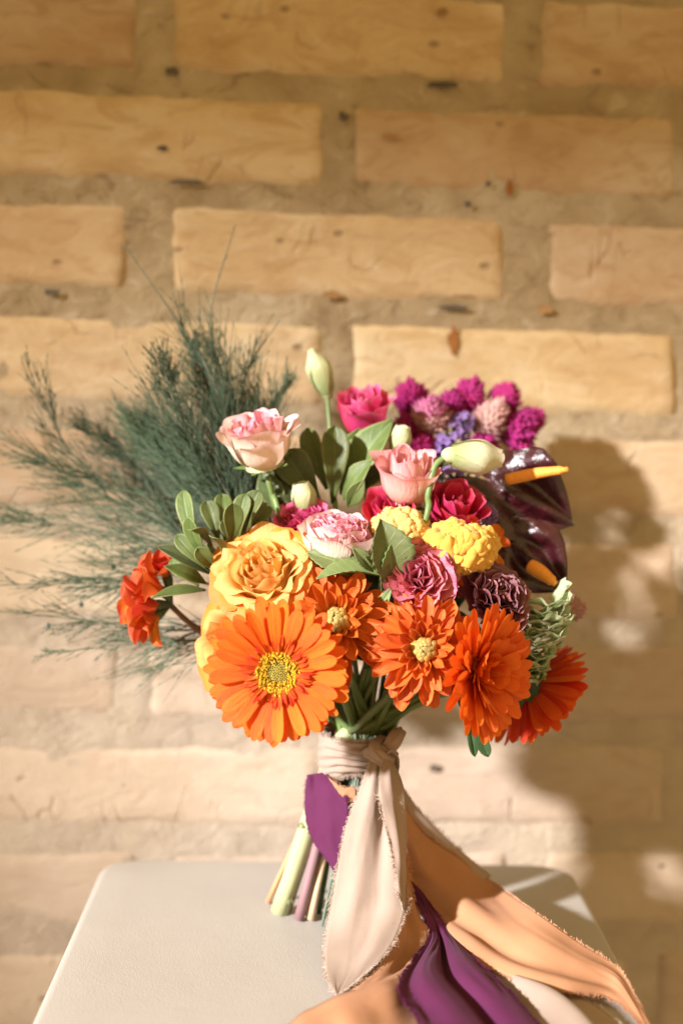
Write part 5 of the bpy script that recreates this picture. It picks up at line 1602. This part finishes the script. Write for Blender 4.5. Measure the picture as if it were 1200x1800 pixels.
def blush():
    root = thing('ribbon', 'dusty blush ribbon knotted round the stems with long hanging tails', 'ribbon', P(636, 1330, -0.03), 'ribbons tied on the bouquet')
    # the wrap: a sleeve with creases running to the knot
    top, bot = P(634, 1290, -0.004), P(606, 1374, -0.006)
    V, F, uv = [], [], []
    nu, nv = 36, 84
    kn = math.atan2(-1, 0.42)
    for i in range(nu + 1):
        t = i / nu
        c = top.lerp(bot, t)
        rx, ry = lerp(0.0255, 0.0178, sm(0, 1, t)), lerp(0.0225, 0.0165, t)
        for j in range(nv):
            q = 2 * math.pi * j / nv
            near = math.exp(-(((q - (kn + 2 * math.pi) + math.pi) % (2 * math.pi) - math.pi) / 1.3) ** 2)
            cr = 0.0009 * math.sin(t * 30 + 2.5 * math.sin(q * 2) + 3 * noise.noise(F3((q * 1.5, t * 2, 1)))) * (0.35 + near) + 0.0008 * noise.noise(F3((math.cos(q) * 3, math.sin(q) * 3, t * 6)))
            ex = 0.0015 * noise.noise(F3((math.cos(q) * 5, math.sin(q) * 5, 7)))
            zz = ex * (1 if i in (0, nu) else 0)
            # lower edge rises towards the front right
            lift = 0.010 * t * (0.5 + 0.5 * math.cos(q - kn)) ** 2
            V.append(c + F3(((rx + cr) * math.cos(q), (ry + cr) * math.sin(q), zz + lift)))
            uv.append((j / nv, t))
    for i in range(nu):
        for j in range(nv):
            F.append((i * nv + j, i * nv + (j + 1) % nv, (i + 1) * nv + (j + 1) % nv, (i + 1) * nv + j))
    o = part(root, 'wrap', mesh('wrap', V, F, M_RB_BLUSH, uv))
    o.modifiers.new('thick', 'SOLIDIFY').thickness = 0.0004
    rs = random.Random(3)
    mb = MB()
    for row, sg in ((0, 1), (nu, -1)):
        for k in range(900):
            q = rs.uniform(0, nv)
            j = int(q) % nv
            p = F3(V[row * nv + j]).lerp(F3(V[row * nv + (j + 1) % nv]), q % 1)
            ln = rs.uniform(0.0012, 0.0034)
            c1 = p + F3((rs.uniform(-.5, .5), rs.uniform(-.5, .3), sg * 0.6)) * ln
            c2 = c1 + F3((rs.uniform(-.7, .7), rs.uniform(-.7, .3), sg * 0.4)) * ln
            mb.tube([p - F3((0, 0, sg * 0.0006)), c1, c2], [0.00019, 0.00017, 0.00010], 3, cap=False)
    part(root, 'fringe', mb.build('fringe', M_FRINGE[M_RB_BLUSH], smooth=False), stuff=True)
    # the knot: two crossed bights of gathered cloth
    kc = P(668, 1325, -0.031)
    def gathered(pts, r, flat, seed, n=26, m=20):
        c = catmull(pts, n)
        mb = MB()
        mb.tube(c, 1.0, m, cap=True)
        V2 = []
        for i in range(n + 1):
            t = i / n
            for j in range(m):
                v = F3(mb.V[i * m + j]) - c[i]
                q = 2 * math.pi * j / m
                k = r * (0.55 + 0.55 * math.sin(math.pi * t)) * (1 + 0.16 * math.sin(5 * q + 3 * t + seed) + 0.22 * noise.noise(F3((math.cos(q) * 2, math.sin(q) * 2, t * 4 + seed))))
                v = v * k
                v.y *= flat
                V2.append(c[i] + v)
        return V2, mb.F, mb.uv
    mb = MB()
    mb.add(*gathered([kc + F3((-0.009, 0.004, -0.001)), kc + F3((-0.003, -0.006, 0.002)), kc + F3((0.004, -0.006, -0.002)), kc + F3((0.009, 0.003, -0.001))], 0.0052, 0.8, 1))
    mb.add(*gathered([kc + F3((0.001, 0.004, 0.009)), kc + F3((-0.004, -0.007, 0.005)), kc + F3((0.002, -0.008, -0.003)), kc + F3((0.004, 0.0, -0.010))], 0.0040, 0.8, 4))
    mb.add(*gathered([kc + F3((-0.002, 0.0, -0.003)), kc + F3((0.006, -0.004, 0.006)), kc + F3((0.011, 0.002, 0.012)), kc + F3((0.012, 0.010, 0.012))], 0.0042, 0.8, 7))
    part(root, 'knot', mb.build('knot', M_RB_BLUSH))
    # creased lead from the left of the wrap into the knot, and the small loop on its right
    ribbon_strip(root, 'loop', M_RB_BLUSH, [(672, 1330, -.040), (690, 1318, -.044), (702, 1340, -.040), (694, 1385, -.036)], [(676, 1338, -.036), (684, 1330, -.034), (690, 1345, -.032), (684, 1378, -.032)], 26, 8, fray=(False, False), seed=12)
    # tails
    ribbon_strip(root, 'tail', M_RB_BLUSH,
        [(655, 1330, -.036), (630, 1392, -.045), (606, 1460, -.050), (590, 1545, -.054), (577, 1620, -.064), (570, 1675, -.088), (574, 1715, -.108), (590, 1748, 's', 0.004)],
        [(676, 1332, -.036), (694, 1392, -.048), (704, 1465, -.052), (711, 1540, -.056), (713, 1600, -.062), (688, 1662, -.086), (648, 1706, -.104), (594, 1750, 's', 0.004)],
        80, 22, folds=((0.62, -0.004, 0.10, 0.0, 0.35), (0.30, 0.004, 0.18, 0.05, 0.6), (0.8, 0.003, 0.16, 0.3, 0.8)), seed=1)
    ribbon_strip(root, 'tail', M_RB_BLUSH,
        [(672, 1332, -.042), (665, 1385, -.054), (674, 1440, -.060), (688, 1500, -.062), (700, 1565, -.064), (708, 1602, -.064)],
        [(688, 1330, -.036), (708, 1380, -.044), (714, 1435, -.050), (714, 1500, -.054), (713, 1560, -.058), (711, 1606, -.063)],
        60, 14, folds=((0.4, 0.003, 0.25, 0.0, 0.7),), seed=2, fray=(True, False))
    ribbon_strip(root, 'tail', M_RB_BLUSH,
        [(700, 1372, -.010), (728, 1412, -.004), (790, 1478, .008), (862, 1540, .016)],
        [(704, 1470, -.020), (722, 1500, -.014), (752, 1540, -.008), (812, 1578, -.004)],
        44, 14, folds=((0.5, -0.004, 0.2, 0.0, 0.6),), seed=3)
    ribbon_strip(root, 'tail', M_RB_BLUSH,
        [(850, 1700, 's', .004), (912, 1722, 's', .004), (1000, 1745, 's', .005), (1080, 1792, 's', .004), (1120, 1850, 's', .003)],
        [(838, 1745, 's', .004), (890, 1775, 's', .006), (935, 1815, 's', .010), (975, 1870, 's', .006), (1000, 1930, 's', .004)],
        50, 18, folds=((0.45, 0.010, 0.13, 0.1, 0.9), (0.75, -0.002, 0.12, 0.1, 0.9)), seed=4)
blush()

def peach():
    root = thing('ribbon', 'peach orange ribbon with frayed edges sweeping across the stool to the right', 'ribbon', P(700, 1400, -0.01), 'ribbons tied on the bouquet')
    ribbon_strip(root, 'tail', M_RB_PEACH,
        [(700, 1396, -.012), (742, 1462, -.002), (805, 1508, .006), (872, 1556, .010), (945, 1606, 's', .030), (1018, 1657, 's', .022), (1086, 1702, 's', .014), (1120, 1760, 's', .008), (1150, 1815, 's', .001)],
        [(702, 1520, -.020), (724, 1585, -.024), (770, 1640, -.044), (826, 1682, 's', .012), (900, 1722, 's', .012), (985, 1744, 's', .010), (1068, 1752, 's', .006), (1110, 1785, 's', .005), (1140, 1822, 's', .001)],
        90, 26, folds=((0.52, 0.0045, 0.16, 0.02, 0.42), (0.70, -0.004, 0.10, 0.05, 0.5), (0.35, 0.003, 0.2, 0.45, 0.85), (0.82, 0.004, 0.12, 0.3, 0.7)), seed=5, fringe_len=0.0042, dens=1.2)
    ribbon_strip(root, 'tail', M_RB_PEACH,
        [(694, 1500, -.046), (700, 1580, -.056), (694, 1650, -.078), (668, 1700, -.098), (622, 1740, 's', .005)],
        [(715, 1500, -.044), (728, 1590, -.050), (752, 1642, -.060), (742, 1690, -.080), (700, 1735, 's', .008)],
        50, 14, folds=((0.5, -0.003, 0.2, 0.2, 0.8),), seed=6)
    ribbon_strip(root, 'tail', M_RB_PEACH,
        [(504, 1802, 's', .003), (535, 1778, 's', .008), (590, 1752, 's', .014), (645, 1734, 's', .016), (700, 1714, 's', .015)],
        [(545, 1930, 's', .002), (600, 1920, 's', .005), (660, 1905, 's', .006), (725, 1870, 's', .005), (765, 1812, 's', .004)],
        60, 20, folds=((0.3, 0.004, 0.2, 0.1, 0.9),), seed=7, fray=(False, True))
    ribbon_strip(root, 'band', M_RB_PEACH, [(578, 1368, -.027), (600, 1384, -.031), (625, 1384, -.032)], [(590, 1386, -.028), (605, 1402, -.031), (626, 1410, -.032)], 24, 6, seed=8)
peach()

def plum():
    root = thing('ribbon', 'plum purple ribbon wrapped on the stems and lying over the stool edge', 'ribbon', P(570, 1400, -0.02), 'ribbons tied on the bouquet')
    ribbon_strip(root, 'band', M_RB_PLUM,
        [(540, 1362, -.014), (536, 1400, -.018), (538, 1445, -.021), (552, 1482, -.024), (574, 1512, -.029), (600, 1556, -.034)],
        [(566, 1358, -.022), (602, 1390, -.030), (612, 1425, -.034), (608, 1468, -.036), (606, 1515, -.037), (604, 1558, -.037)],
        56, 18, folds=((0.25, -0.003, 0.10, 0.0, 0.15), (0.6, 0.002, 0.2, 0.2, 0.9)), seed=9, fringe_len=0.0026)
    ribbon_strip(root, 'tail', M_RB_PLUM,
        [(716, 1548, -.024), (728, 1578, -.034), (742, 1606, -.052), (752, 1650, -.066), (702, 1728, 's', .020), (735, 1792, 's', .016), (770, 1880, 's', .010)],
        [(724, 1550, -.020), (748, 1576, -.030), (768, 1604, -.044), (792, 1640, -.050), (842, 1694, 's', .016), (900, 1752, 's', .012), (1000, 1862, 's', .006)],
        90, 34, folds=((0.60, -0.007, 0.06, 0.50, 1.1), (0.30, 0.003, 0.20, 0.55, 1.1), (0.82, 0.003, 0.14, 0.55, 1.1), (0.12, -0.004, 0.10, 0.6, 0.85)), seed=10)
plum()
